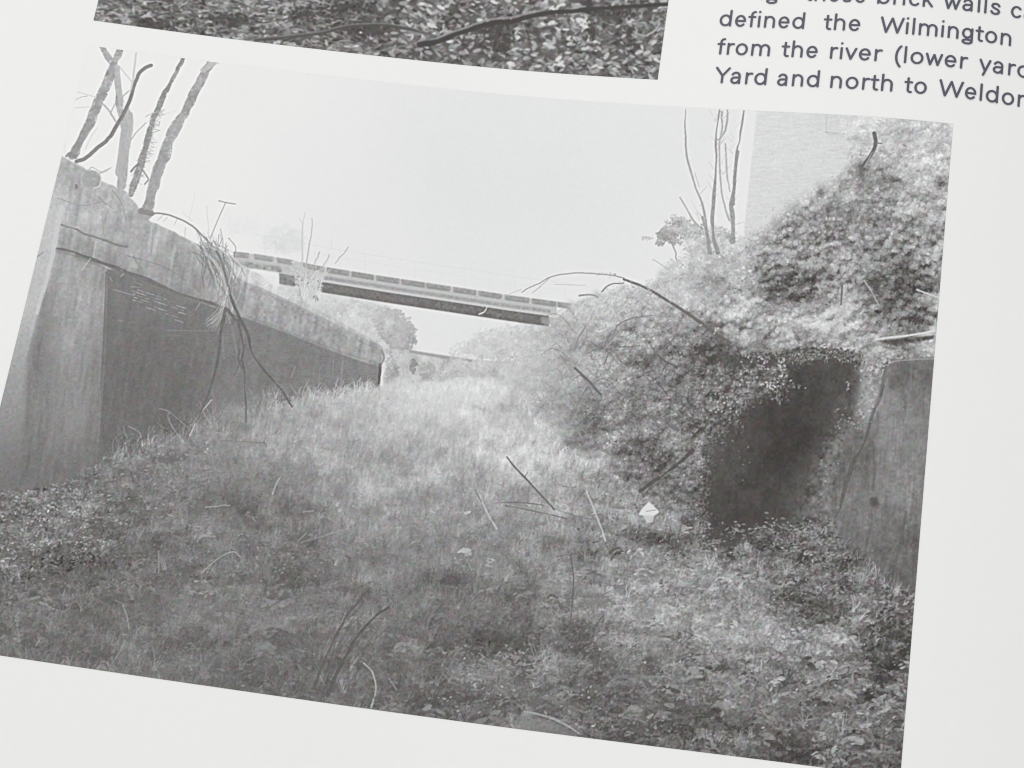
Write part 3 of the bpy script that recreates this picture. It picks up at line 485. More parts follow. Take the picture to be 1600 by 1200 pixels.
    # round drain stone on the wall head
    th = np.linspace(0, 6.28, 24); P.fill([(143 + 15 * math.cos(a), 280 + 14 * math.sin(a)) for a in th], 168 + mid * 3, COPING, 1, .8)
    P.line([(158, 281), (155, 291), (147, 294)], 2, 2, 212, .8, COPING); P.line([(133, 268), (145, 262), (158, 268), (172, 262)], 2, 1.2, 178, .7, COPING, .8); P.line([(152, 272), (165, 268), (174, 262)], 3, 1, 182, .7, COPING)
    P.line([(97, 245), (112, 253), (130, 263)], 2, 2, 205, .5, COPING)
    # lime streaks on the brick
    for k in range(44):
        x0 = 206 + 84 * rng.random(); y0 = 450 + (x0 - 206) * .42 + 26 * rng.random() - 4; y0 = round((y0 - .33 * x0) / 4.6) * 4.6 + .33 * x0
        L = 3 + 9 * rng.random(); P.line([(x0, y0), (x0 + L, y0 + L * .33)], 1.7, 1.2, 146 + 36 * rng.random(), .7, BRICK_WALL, .3)
    for (x0, y0, x1, y1, t) in [(178, 453, 210, 462, 160), (193, 428, 188, 432, 190), (172, 434, 176, 440, 170), (185, 500, 192, 502, 150), (262, 516, 340, 517, 132), (150, 377, 146, 402, 205), (142, 405, 128, 424, 200), (312, 474, 306, 485, 170), (210, 440, 222, 446, 150), (205, 448, 218, 450, 160)]:
        P.line([(x0, y0), (x1, y1)], 1.8, 1.2, t, .7, None, .3)
    P.line([(166, 425), (163, 500), (160, 560), (157, 610)], 1.6, 1.6, 84, .75, PIER); P.line([(168, 430), (164, 560), (155, 680)], 1.4, 1.4, 150, .35, PIER)
    P.line([(594, 570), (593, 585), (590, 606)], 4.5, 4.5, 72, .85, BRICK_WALL, .4); P.line([(597, 548), (600, 560), (594, 572)], 3, 3, 130, .7, COPING)
    for (x0, y0, x1, y1, t, w) in [(536, 565, 532, 606, 160, 2), (522, 552, 520, 590, 150, 1.4), (455, 590, 462, 572, 165, 1.4), (575, 585, 572, 606, 165, 1.4), (500, 575, 498, 600, 150, 1.2), (345, 500, 350, 560, 134, 4), (362, 510, 372, 560, 136, 4), (330, 600, 336, 640, 124, 3)]:
        P.line([(x0, y0), (x1, y1)], w, w, t, .6, BRICK_WALL)
    # --- ground: base tone, then weeds and grass
    ground = [(-170, 775), (60, 765), (110, 748), (158, 722), (185, 705), (215, 695), (240, 690), (270, 672), (300, 664), (330, 652), (352, 638), (400, 632), (440, 622), (500, 612), (560, 606), (600, 602), (650, 596), (700, 592), (760, 592), (800, 600), (822, 640), (850, 676), (880, 702), (910, 718), (960, 742), (1010, 778), (1060, 812), (1095, 846), (1110, 862), (1140, 862), (1170, 840), (1210, 825), (1260, 812), (1300, 812), (1320, 850), (1350, 890), (1400, 925), (1480, 960), (1480, 1260), (-170, 1260)]
    P.fill(ground, T - CT * .05 + F_GRAS * CT * .58, GRASS, 1, 3, 4)
    leafy = rbf([(700, 605, .02), (600, 700, .08), (700, 800, .25), (500, 800, .3), (400, 680, .1), (300, 720, .6), (60, 800, 1), (150, 850, .95), (300, 860, .7), (100, 980, .5), (300, 1000, .45), (450, 880, .85), (600, 900, .5), (550, 980, .5), (800, 900, .5), (1000, 850, .8), (1000, 960, .8), (1200, 900, .95), (1200, 1000, 1), (1350, 1000, 1), (1200, 1130, 1), (900, 1060, .95), (700, 1090, .8), (450, 1060, .4), (900, 760, .4), (1050, 800, .9)], .3)
    x, y = scatter(150000, ground); m = rng.random(len(x)) < np.clip(at(leafy, x, y), .03, 1) * (2.2 / at(LS, x, y)).clip(.4, 1.3) * .95
    flora(x[m], y[m], None, .95, ang=np.full(m.sum(), .12), stretch=.38, alpha=.85)
    def blades(x, y, L, w, lean, k, ident=None, up=0):
        t = at(T, x, y); C = at(CT, x, y) * k
        tt = t + up + C * (at(F_GRAS, x, y) * .7 + rng.standard_normal(len(x)) * .8 + .15)
        for i in range(len(x)):
            l = L[i]; a = lean + .33 * rng.standard_normal(); b = .4 * rng.standard_normal()
            x1 = x[i] + l * .5 * math.sin(a); y1 = y[i] - l * .5 * math.cos(a)
            P.line([(x[i], y[i]), (x1, y1), (x1 + l * .5 * math.sin(a + b), y1 - l * .5 * math.cos(a + b))] if l > 9 else [(x[i], y[i]), (x[i] + l * math.sin(a), y[i] - l * math.cos(a))], w[i], w[i] * .6, max(72, tt[i]), .8, ident)
    x, y = scatter(36000, ground); m = rng.random(len(x)) < np.clip(1.0 - .85 * at(leafy, x, y), .12, 1); x = x[m]; y = y[m]; o = np.argsort(y); x = x[o]; y = y[o]
    d = np.clip((y - 590) / 500, 0, 1); L = (3.5 + 17 * d) * (.6 + .8 * rng.random(len(x))); w = 1. + .7 * d * rng.random(len(x))
    blades(x, y, L, w, .14, 1., None)
    # ragged grass tops along wall and thicket
    for a, b, h, n in [((345, 650), (596, 606), 18, 300), ((160, 715), (345, 655), 13, 200), ((600, 606), (790, 600), 8, 140), ((800, 610), (900, 716), 10, 120), ((900, 716), (1095, 850), 10, 150), ((1105, 868), (1310, 822), 15, 170), ((1310, 840), (1420, 935), 14, 120)]:
        f = rng.random(n); x = a[0] + (b[0] - a[0]) * f + 3 * rng.standard_normal(n); y = a[1] + (b[1] - a[1]) * f + 8 * rng.random(n) + 2; L = h * (.35 + .9 * rng.random(n)); blades(x, y, L, 1 + .5 * rng.random(n), .12, 1., GRASS, 8)
    # single plants: fans of blades or leaves over a darker foot
    x, y = scatter(3400, ground); keep = rng.random(len(x)) < np.clip(.25 + (y - 600) / 500., .2, .8); x = x[keep]; y = y[keep]
    o = np.argsort(y); x = x[o]; y = y[o]; lf = at(leafy, x, y); tt = at(T, x, y); cc = at(CT, x, y); nb = at(F_GRND, x, y)
    for i in range(len(x)):
        d = np.clip((y[i] - 600) / 520., 0, 1); h = (7 + 24 * d) * (.55 + .8 * rng.random()); br = cc[i] * (.5 * nb[i] + .9 * rng.standard_normal())
        P.leaves(x[i:i + 1], y[i:i + 1] + 1, np.array([tt[i] - cc[i] * 1.3]), np.array([h * .5]), np.array([h * .2]), np.array([.1]), None, .38)
        if rng.random() < lf[i] * .85:
            n = 7 + int(9 * rng.random()); a = rng.standard_normal(n) * .9; r = h * (.15 + .65 * rng.random(n))
            px = x[i] + r * np.sin(a); py = y[i] - r * .8 * np.cos(a); la = h * .17 * (.6 + .7 * rng.random(n)); o2 = np.argsort(-r)
            t = np.clip(tt[i] + br + cc[i] * (.5 * rng.standard_normal(n) + .4 * r / h), 72, 205)
            P.leaves(px[o2], py[o2], t[o2], np.maximum(1.2, la[o2]), np.maximum(.8, la[o2] * .42), (a[o2] * .6 + .2 * rng.standard_normal(n)), None, .75)
        else:
            for k in range(6 + int(6 * rng.random())):
                a = .12 + .42 * rng.standard_normal(); l = h * (.5 + .7 * rng.random()); b = a + .5 * rng.standard_normal()
                P.line([(x[i] + 2 * rng.standard_normal(), y[i]), (x[i] + l * .55 * math.sin(a), y[i] - l * .55 * math.cos(a)), (x[i] + l * .55 * math.sin(a) + l * .5 * math.sin(b), y[i] - l * .55 * math.cos(a) - l * .45 * math.cos(b))], 1 + .7 * d, .8, float(np.clip(tt[i] + br + cc[i] * (.25 + .6 * rng.standard_normal()), 72, 210)), .65)
    # taller weeds standing against the foot of the left wall
    for k in range(26):
        f = rng.random(); cx = 170 + 420 * f; cy = np.interp(cx, [160, 240, 340, 420, 500, 590], [716, 690, 655, 630, 614, 606]) + 8 * rng.random(); hh = (14 + 26 * rng.random()) * (1.15 - .6 * f); n = 12 + int(14 * rng.random()); lift = 22 * rng.standard_normal()
        x = cx + hh * .35 * rng.standard_normal(n); y = cy + 3 * rng.standard_normal(n); blades(x, y, hh * (.4 + .8 * rng.random(n)), 1 + .5 * rng.random(n), .1, 1.2, GRASS, lift)
        m = 14; x = cx + hh * .4 * rng.standard_normal(m); y = cy - hh * .7 * rng.random(m); P.leaves(x, y, at(T, x, y) * 0 + 118 + 40 * f + lift + 16 * rng.standard_normal(m), 1.4 + 1.4 * rng.random(m), .9 + .6 * rng.random(m), rng.random(m) * 3, GRASS, .7)
    # seed heads in the middle of the cutting
    x, y = scatter(1500, [(340, 650), (600, 615), (790, 610), (960, 760), (900, 900), (500, 900), (300, 760)]); m = at(F_GRAS, x, y) > .1; x = x[m]; y = y[m]
    P.leaves(x, y, at(T, x, y) + 22 + 8 * rng.standard_normal(len(x)), 1 + 1.1 * rng.random(len(x)), .8 + .5 * rng.random(len(x)), 1.4 + .4 * rng.standard_normal(len(x)), GRASS, .7)
    # tangled dark stems at the near edge
    for k in range(26):
        x0 = 490 + 60 * rng.random(); y0 = 1075 + 14 * rng.random(); x1 = x0 + 30 + 50 * rng.random(); y1 = y0 - 60 - 90 * rng.random(); w = 1.5 + 3 * rng.random()
        P.line([(x0, y0), (x0 + .3 * (x1 - x0) + 5 * rng.standard_normal(), y0 + .45 * (y1 - y0)), (x1, y1)], w, w * .5, 66 + 14 * rng.random(), .34, GRASS, 1., wj=.3)
    # bright leaf flecks of the weeds
    def flecks(poly, n, t, s, size, ident=WEEDS, stretch=.55, alpha=.9):
        x, y = scatter(n, poly); m = at(clumps, x, y) + .5 * rng.standard_normal(len(x)) > 0; x = x[m]; y = y[m]; k = len(x)
        la = size * .72 * (.5 + .9 * rng.random(k)); P.leaves(x, y, t - 10 + s * rng.standard_normal(k), la, np.maximum(.75, la * stretch * (.6 + .6 * rng.random(k))), .1 + .8 * rng.standard_normal(k), ident, alpha * .8)
    flecks([(-90, 775), (40, 768), (100, 752), (160, 800), (180, 850), (60, 880), (-90, 900)], 2600, 172, 28, 3)
    flecks([(100, 745), (200, 705), (330, 690), (330, 760), (220, 830), (120, 800)], 1300, 162, 26, 2.7)
    flecks([(-60, 860), (200, 840), (260, 900), (100, 960), (-60, 960)], 700, 145, 20, 2.6)
    flecks([(310, 850), (480, 850), (500, 920), (380, 930), (300, 900)], 420, 146, 20, 2.8)
    flecks([(0, 980), (300, 960), (500, 1000), (480, 1090), (0, 1030)], 260, 132, 16, 2.8)
    flecks([(980, 860), (1300, 880), (1400, 960), (1390, 1150), (1200, 1150), (900, 1000)], 1500, 166, 20, 3)
    flecks([(1090, 820), (1300, 800), (1320, 880), (1100, 890)], 500, 160, 26, 3)
    flecks([(680, 1010), (1000, 1000), (1100, 1150), (820, 1140), (650, 1100)], 900, 156, 22, 3.2)
    flecks([(960, 740), (1090, 780), (1100, 860), (980, 840)], 420, 165, 25, 2.4)
    flecks([(1250, 880), (1440, 940), (1420, 980), (1300, 960)], 300, 170, 24, 3)
    # dark pockets between the weeds
    flecks([(0, 820), (200, 830), (160, 920), (0, 910)], 150, 146, 20, 2.8)
    # leafy clumps: big light leaves bottom middle
    for (cx, cy, n, s, t) in [(735, 1050, 60, 16, 168), (800, 1030, 44, 18, 172), (850, 1040, 50, 16, 170), (830, 1055, 30, 16, 166), (745, 1068, 16, 8, 190), (885, 1083, 12, 6, 186), (790, 1024, 20, 10, 180), (1205, 820, 30, 14, 178), (1150, 830, 26, 10, 176), (1250, 828, 20, 10, 180), (1110, 850, 26, 12, 176), (1080, 830, 26, 12, 172), (895, 905, 26, 12, 190), (880, 935, 20, 10, 178), (300, 924, 12, 5, 178), (1285, 845, 20, 8, 176), (1240, 855, 12, 8, 186), (1300, 820, 6, 3, 190)]:
        x = cx + s * rng.standard_normal(n); y = cy + s * .55 * rng.standard_normal(n); la = 3.2 + 2.4 * rng.random(n); P.leaves(x, y, t - 18 + 16 * rng.standard_normal(n), la * .8, la * .3, .1 + .6 * rng.standard_normal(n), WEEDS, .5)
    # --- fallen sticks, stems and litter
    sid = 40; STEM_TONE.clear()
    for pts, w0, w1, t, a in [([(792, 714), (806, 732), (822, 748), (842, 770), (858, 787), (866, 796)], 3.4, 2.6, 96, .95), ([(821, 745), (824, 738)], 2.4, 1.5, 100, .9), ([(783, 786), (800, 785), (820, 786), (850, 790)], 2.6, 2, 112, .85), ([(790, 790), (815, 795), (850, 802), (885, 810)], 3.2, 2, 110, .85), ([(866, 795), (900, 806), (930, 812)], 2.4, 1.6, 122, .7),
                             ([(745, 768), (752, 782), (766, 810), (776, 826)], 2, 3, 196, .8), ([(743, 766), (752, 784)], 1.8, 2, 110, .9), ([(916, 768), (928, 795), (938, 822), (946, 845)], 2.6, 2.4, 196, .85), ([(903, 775), (914, 768)], 1.6, 1.4, 120, .8), ([(880, 760), (900, 762), (914, 770)], 2, 1.4, 130, .7),
                             ([(892, 868), (896, 905), (893, 950), (889, 1000)], 2.2, 2.2, 92, .85), ([(870, 870), (893, 866), (912, 868)], 2, 1.6, 96, .7), ([(855, 935), (862, 930), (870, 934)], 3, 3, 86, .85), ([(872, 940), (876, 948)], 4, 4, 94, .8), ([(1000, 767), (1022, 752), (1046, 735), (1066, 720), (1082, 704)], 4.5, 6, 84, .9),
                             ([(578, 918), (560, 940), (545, 958), (530, 985), (515, 1015), (502, 1045), (490, 1075)], 3, 4.5, 66, .62), ([(545, 958), (552, 944), (556, 930)], 2, 1.4, 76, .5), ([(572, 978), (584, 968), (600, 966)], 2, 1.4, 76, .5), ([(530, 985), (545, 978), (560, 965)], 2, 1.5, 76, .5), ([(605, 950), (590, 960), (572, 978), (555, 1000), (540, 1025), (528, 1050), (512, 1085)], 3.5, 5.5, 62, .7), ([(560, 965), (556, 990), (540, 1010)], 4, 4, 92, .7), ([(568, 1036), (580, 1048), (587, 1066), (586, 1085), (580, 1104)], 2.4, 2.6, 182, .85), ([(608, 1060), (620, 1078)], 2, 1.6, 176, .6), ([(500, 1055), (508, 1072)], 2, 1.6, 166, .7),
                             ([(192, 945), (198, 962), (202, 982)], 2, 2, 168, .7), ([(197, 1000), (186, 1020), (180, 1030)], 1.8, 1.4, 160, .7), ([(75, 965), (84, 958)], 1.6, 1.2, 160, .7), ([(180, 938), (196, 947)], 2, 1.2, 168, .7), ([(248, 862), (248, 895)], 2, 1.6, 160, .6), ([(315, 895), (332, 880), (350, 867), (365, 862), (376, 870)], 2, 1.8, 178, .8), ([(470, 848), (510, 836), (545, 826)], 1.6, 1.4, 160, .7), ([(467, 845), (480, 832)], 1.6, 1.4, 165, .7), ([(426, 772), (432, 755), (440, 742)], 2, 1.4, 185, .8), ([(322, 793), (345, 790), (360, 790)], 2.2, 1.4, 176, .7), ([(540, 815), (548, 832)], 2, 1.6, 180, .6), ([(475, 800), (490, 798)], 2, 1.4, 176, .6),
                             ([(92, 755), (98, 740)], 2, 1.4, 172, .7), ([(295, 690), (300, 672), (312, 650), (330, 625)], 2.6, 1.8, 186, .85), ([(288, 692), (270, 668), (262, 650), (265, 645)], 1.8, 1.2, 172, .75), ([(294, 668), (278, 655), (262, 642), (248, 638)], 1.6, 1.2, 160, .7), ([(300, 695), (293, 682)], 6, 5, 100, .6), ([(215, 690), (220, 680)], 1.6, 1.2, 165, .6), ([(225, 700), (240, 704)], 1.6, 1.2, 170, .5),
                             ([(345, 688), (380, 690), (412, 692)], 1.8, 1.6, 108, .6), ([(412, 690), (416, 697)], 3, 3, 104, .7), ([(820, 1112), (850, 1118), (880, 1130), (905, 1146)], 4, 3, 170, .8), ([(700, 1075), (640, 1078), (580, 1090), (540, 1100)], 4, 3, 84, .6)]:
        P.line(pts, w0 * .9, w1 * .9, t + tk * .5, a, sid, .55, wj=.22); STEM_TONE[sid] = t; sid += 1
    P.fill([(812, 1118), (850, 1124), (880, 1136), (905, 1150), (860, 1150), (800, 1142)], 128 + mid * 4, sid, .7, 2)
    P.fill([(1002, 796), (1014, 784), (1025, 794), (1030, 801), (1018, 808), (1012, 816), (1005, 806), (998, 804)], 222, SCRAP, .98, .8)
    P.fill([(1006, 805), (1022, 806), (1020, 816), (1010, 818)], 196, SCRAP, .9, .8); P.line([(1010, 799), (1024, 797)], 1.6, 1.4, 150, .7, SCRAP)
    P.line([(728, 802), (734, 800)], 5, 4, 196, .8, None); P.line([(672, 798), (680, 802)], 3, 2, 190, .7, None)
    # --- trees behind the left wall
    for ident, pts, ws, t in [(TRUNK_B, [(158, 72), (166, 84), (174, 97), (180, 115), (185, 138), (186, 160), (190, 180), (196, 200), (195, 225), (194, 255), (190, 290)], (9, 15), 184),
                              (TRUNK_A, [(188, 76), (180, 96), (172, 118), (162, 142), (152, 165), (142, 188), (130, 212), (120, 232), (112, 244)], (15, 14), 172),
                              (TRUNK_C, [(286, 90), (276, 112), (266, 130), (256, 150), (248, 170), (240, 186), (234, 205), (228, 232), (220, 258), (210, 285), (204, 303)], (7, 13), 158),
                              (TRUNK_D, [(334, 96), (322, 112), (310, 135), (298, 158), (287, 178), (275, 198), (265, 220), (255, 245), (246, 270), (237, 300), (229, 334)], (15, 19), 174)]:
        P.line(pts, ws[0] * .84, ws[1] * .88, t - 8 + tk * .6 + mid * 5 + clump * 6, .95, ident, 1., wj=.16)
        q = spline(np.array(pts, float)); n = 70; j = rng.integers(0, len(q) - 1, n); d = q[j + 1] - q[j]; d /= np.hypot(d[:, 0], d[:, 1])[:, None] + 1e-6
        w = np.interp(j / len(q), [0, 1], ws); side = rng.choice([-1, 1], n) * (w * .46 + .8 * rng.standard_normal(n))
        x = q[j, 0] - d[:, 1] * side; y = q[j, 1] + d[:, 0] * side; P.leaves(x, y, np.full(n, 233.), 1.1 + 1.2 * rng.random(n), .9 + .5 * rng.random(n), rng.random(n) * 3, None, .6)
    P.line([(190, 270), (196, 215), (200, 180)], 18, 14, 180 + tk * .3, .9, TRUNK_B, .6); P.line([(183, 105), (186, 140), (190, 160)], 8, 9, 184 + tk * .3, .9, TRUNK_B, .5)
    P.line([(198, 170), (205, 195), (200, 230)], 8, 8, 186 + tk * .3, .8, TRUNK_B, .8); P.line([(112, 244), (120, 230), (130, 208)], 11, 9, 142, .6, TRUNK_A, .5)
    P.line([(118, 246), (110, 240), (104, 244)], 6, 4, 140, .8, TRUNK_A); P.line([(318, 110), (330, 100), (340, 97)], 9, 6, 196 + tk * .3, .7, TRUNK_D, .5)
    P.line([(234, 205), (226, 240), (215, 270)], 8, 8, 140 + tk * .5, .6, TRUNK_C, .8); P.line([(262, 225), (245, 270), (232, 325)], 10, 13, 158 + tk * .5, .6, TRUNK_D, .7); P.line([(220, 330), (238, 334)], 9, 7, 130 + tk * .4, .8, TRUNK_D, .6)
    P.line([(120, 253), (136, 246), (152, 232), (166, 220), (176, 208), (186, 190), (195, 174), (204, 155), (210, 133), (218, 115), (226, 107), (236, 102)], 6, 5.5, 130 + tk * .6, .95, TRUNK_A, .5); P.line([(172, 214), (196, 172), (206, 148)], 5, 3.5, 116, .7, TRUNK_A, .6, wj=.2)
    for pts, w0, w1, t in [([(186, 103), (196, 116), (206, 128)], 1.4, 1.2, 190), ([(213, 84), (210, 105), (208, 125), (205, 140)], 3, 3, 202), ([(190, 153), (202, 142)], 2, 2, 180), ([(150, 152), (136, 148), (118, 143)], 1.4, 1, 200), ([(136, 150), (126, 152), (115, 159)], 1.6, 1, 192), ([(142, 167), (128, 168), (117, 169)], 1.2, 1, 204), ([(158, 160), (168, 170), (176, 182), (182, 192)], 2.4, 3, 176), ([(180, 162), (176, 170), (172, 178)], 2, 2, 180),
                           ([(204, 220), (214, 206), (228, 192)], 2, 1.6, 182), ([(228, 182), (236, 178), (246, 176)], 1.6, 1.2, 188), ([(252, 180), (262, 177), (276, 173)], 1, .8, 214), ([(250, 190), (248, 198)], 1.4, 1.4, 186), ([(133, 232), (142, 215), (152, 200)], 1.4, 1, 208), ([(205, 268), (214, 258), (222, 256)], 3, 2.5, 128), ([(222, 265), (232, 280), (226, 288)], 2.4, 2, 140), ([(102, 240), (102, 215)], 1, .8, 216)]:
        P.line(pts, w0, w1, t, .85, TRUNK_B if pts[0][0] < 205 else TRUNK_C, .4)
    for k in range(150):
        f = rng.random(); x0 = np.interp(f, [0, .45, 1], [248, 230, 206]); y0 = np.interp(f, [0, .45, 1], [172, 235, 303]); a = rng.random() * 6.3; l = 3 + 5 * rng.random()
        P.line([(x0, y0), (x0 + l * math.cos(a) * 1.6, y0 + l * math.sin(a))], 1.2, .9, 168 + 20 * rng.standard_normal(), .6, TRUNK_C)
    # telegraph pole and far bare shoots
    P.line([(353, 316), (340, 345), (329, 372)], 1.8, 1.8, 176, .85, POLE); P.line([(342, 314), (355, 317), (368, 319)], 2, 2, 168, .85, POLE); P.line([(323, 322), (326, 360), (325, 375)], 1.2, 1, 205, .7, POLE)
    P.line([(305, 302), (300, 325), (295, 345)], 1, 1, 216, .7, None)
    for pts, w0, w1, t in [([(488, 342), (487, 365), (482, 390), (478, 425), (474, 460)], 1.4, 3, 188), ([(477, 332), (473, 350), (472, 370), (472, 410), (468, 455)], 1, 3.2, 202), ([(468, 342), (474, 352)], 1, 1, 205), ([(515, 398), (508, 412), (500, 428), (488, 445)], 1.6, 1.8, 190), ([(545, 387), (533, 400), (524, 412)], 1.4, 1.2, 176), ([(500, 395), (495, 405), (492, 412)], 2.5, 2, 190), ([(519, 375), (519, 390)], 1, 1, 216)]:
        P.line(pts, w0, w1, t, .85, HAZE_TREES, .5)
    for (cx, cy, rx, ry, n) in [(470, 445, 9, 24, 130), (484, 452, 14, 22, 130), (498, 440, 8, 14, 60), (462, 420, 8, 14, 40)]:
        puff(cx, cy, rx, ry, 205, n, 2, HAZE_TREES, 12, alpha=.6)
    puff(493, 466, 4, 4, 150, 16, 1.8, HAZE_TREES, 10)
    for k in range(46):
        x0 = 468 + 30 * rng.random(); y0 = 470 - 8 * rng.random(); a = .25 * rng.standard_normal() + .15; l = 22 + 34 * rng.random()
        P.line([(x0, y0), (x0 + l * .5 * math.sin(a), y0 - l * .5), (x0 + l * math.sin(a * 1.5), y0 - l)], 1.5, .8, 208 + 14 * rng.standard_normal(), .6, HAZE_TREES, .5)
    # --- dead branch hanging over the left wall
    arch = [(236, 334), (255, 334), (272, 339), (290, 347), (304, 356), (316, 368), (326, 378), (334, 388)]
    P.line(arch, 2.4, 2.6, 142, .9, DEAD_BRANCH, .5); P.line([(300, 352), (310, 364), (318, 382), (326, 392)], 1.6, 2, 150, .8, DEAD_BRANCH, .5)
    for (a, b) in [((290, 356), (289, 373)), ((276, 342), (272, 352)), ((262, 340), (256, 346)), ((308, 362), (312, 378)), ((255, 336), (246, 345)), ((330, 380), (338, 378))]: P.line([a, b], 1.2, .8, 175, .7, DEAD_BRANCH, .4)
    for k in range(60):
        x0 = 328 + 14 * rng.standard_normal(); y0 = 388 + 10 * rng.standard_normal(); x1 = 348 + 16 * rng.standard_normal(); y1 = y0 + 30 + 34 * rng.random()
        P.line([(x0, y0), (.5 * (x0 + x1) + 5 * rng.standard_normal(), .5 * (y0 + y1)), (x1, y1)], 1.3, 1., 128 + 34 * rng.standard_normal(), .55, DEAD_BRANCH, .6)
    for k in range(90):
        x0 = 326 + 12 * rng.standard_normal(); y0 = 385 + 9 * rng.standard_normal(); x1 = 352 + 10 * rng.standard_normal(); y1 = 430 + 18 * rng.standard_normal(); x2 = 356 + 8 * rng.standard_normal(); y2 = min(y1 + 45 + 12 * rng.standard_normal(), 505)
        P.line([(x0, y0), (x1, y1), (x2, y2)], 1.2, 1.3, 172 + 32 * rng.standard_normal(), .5, DEAD_BRANCH, .6)
    for k in range(40):
        x0 = 345 + 12 * rng.random(); y0 = 470 + 15 * rng.random(); P.line([(x0, y0), (x0 - 8 * rng.random(), y0 + 12), (x0 - 14 - 14 * rng.random(), y0 + 26 + 14 * rng.random())], 1.2, 1, 165 + 25 * rng.standard_normal(), .5, DEAD_BRANCH, .5)
    for pts, w0, w1, t in [([(338, 392), (346, 408), (352, 430), (358, 450), (362, 468), (366, 482)], 3, 4, 124), ([(334, 420), (342, 445), (348, 470)], 2.4, 2, 136), ([(350, 398), (350, 420), (356, 440)], 2, 2, 130), ([(360, 462), (368, 482), (376, 500), (386, 520), (394, 550), (410, 575), (430, 598), (442, 612), (457, 636)], 7, 3, 92), ([(352, 482), (348, 505), (344, 535), (340, 565), (330, 600), (318, 636), (306, 660)], 6, 3, 98), ([(372, 500), (380, 540), (378, 560), (382, 590), (384, 620), (385, 660)], 4, 2.4, 96), ([(384, 540), (376, 565), (362, 595)], 3, 1.6, 104), ([(341, 565), (334, 590)], 4, 3, 94), ([(356, 484), (368, 500)], 8, 6, 102), ([(430, 598), (452, 606), (460, 590)], 1.6, 1.2, 150), ([(374, 545), (372, 560), (378, 575)], 6, 5, 104)]:
        P.line(pts, w0 * .8, w1 * .7, t - 18 + tk * .5, .8, DEAD_BRANCH, .8, wj=.25)
    # --- arching branch over the right bank
    for pts, w0, w1, t in [([(816, 457), (826, 450), (842, 443), (858, 434), (878, 429), (905, 427), (930, 428), (955, 430), (975, 435)], 1.4, 2.2, 160), ([(858, 435), (845, 447), (832, 458)], 1.4, 1.2, 182), ([(780, 468), (800, 458), (815, 452)], 1.2, 1, 196), ([(866, 444), (890, 445), (915, 446)], 1.2, 1, 196), ([(940, 455), (955, 444), (975, 443)], 2.4, 1.8, 140), ([(905, 462), (925, 461), (935, 465)], 3, 2, 150),
                           ([(975, 437), (1000, 446), (1020, 456), (1040, 468), (1062, 482), (1080, 494), (1096, 505), (1115, 520), (1140, 535)], 3.5, 6, 104), ([(960, 520), (964, 510), (975, 502), (995, 496), (1020, 493)], 2, 1.6, 130), ([(1028, 555), (1040, 565), (1056, 572)], 3.4, 2.4, 98), ([(898, 575), (912, 588), (924, 600), (938, 616)], 4, 3.4, 100), ([(915, 510), (904, 530), (898, 548)], 2.2, 2, 140), ([(955, 538), (975, 542), (1000, 540)], 2, 1.6, 120), ([(950, 555), (944, 570)], 2, 1.8, 118), ([(870, 545), (890, 560)], 2, 1.6, 150)]:
        P.line(pts, w0, w1, t, .9, ARCH_BRANCH, .4)
    for k in range(34):
        f = rng.random(); x0 = np.interp(f, [0, 1], [930, 1120]); y0 = np.interp(x0, [930, 975, 1040, 1120], [430, 436, 468, 522]); P.leaves(np.array([x0 + 5 * rng.standard_normal()]), np.array([y0 - 3 + 4 * rng.standard_normal()]), np.array([185 + 18 * rng.standard_normal()]), np.array([2.4]), np.array([1.4]), rng.random(1) * 3, ARCH_BRANCH, .7)
    # --- finish: ink spread, film grain, and painted haze lifting the blacks towards the left
    veg = gblur(np.isin(P.id, (THICKET, MOUND, GRASS, WEEDS, THIN_TREE)).astype(np.float32), 1.5)
    P.g += veg * CT * (.13 * cloud(2.2) + .16 * cloud(3.6) + .1 * cloud(7))
    floor_ = np.interp(X[0], [0, 300, 500, 700, 850, 1000, 1150, 1500], [100, 98, 94, 88, 84, 74, 66, 68])[None].astype(np.float32)
    P.g = P.g + (floor_ - 72) * np.clip((150 - P.g) / 78., 0, 1.1)
    P.g = finish(P.g, .42, 4.0)
    low = (P.id == SKY) & (X > 560) & (X < 930) & (Y > 466); P.id[low] = SKY_LOW
    return P

def finish(a, s, grain):
    b = gblur(a, s)
    b = b + .75 * (b - gblur(b, 1.2)) + .45 * (b - gblur(b, 2.4))
    n = gblur(rng.standard_normal(a.shape).astype(np.float32), .6); n /= n.std()
    k = np.clip((238 - b) / 40, 0, 1) * np.clip((b - 40) / 50, .35, 1)
    return b + n * grain * k

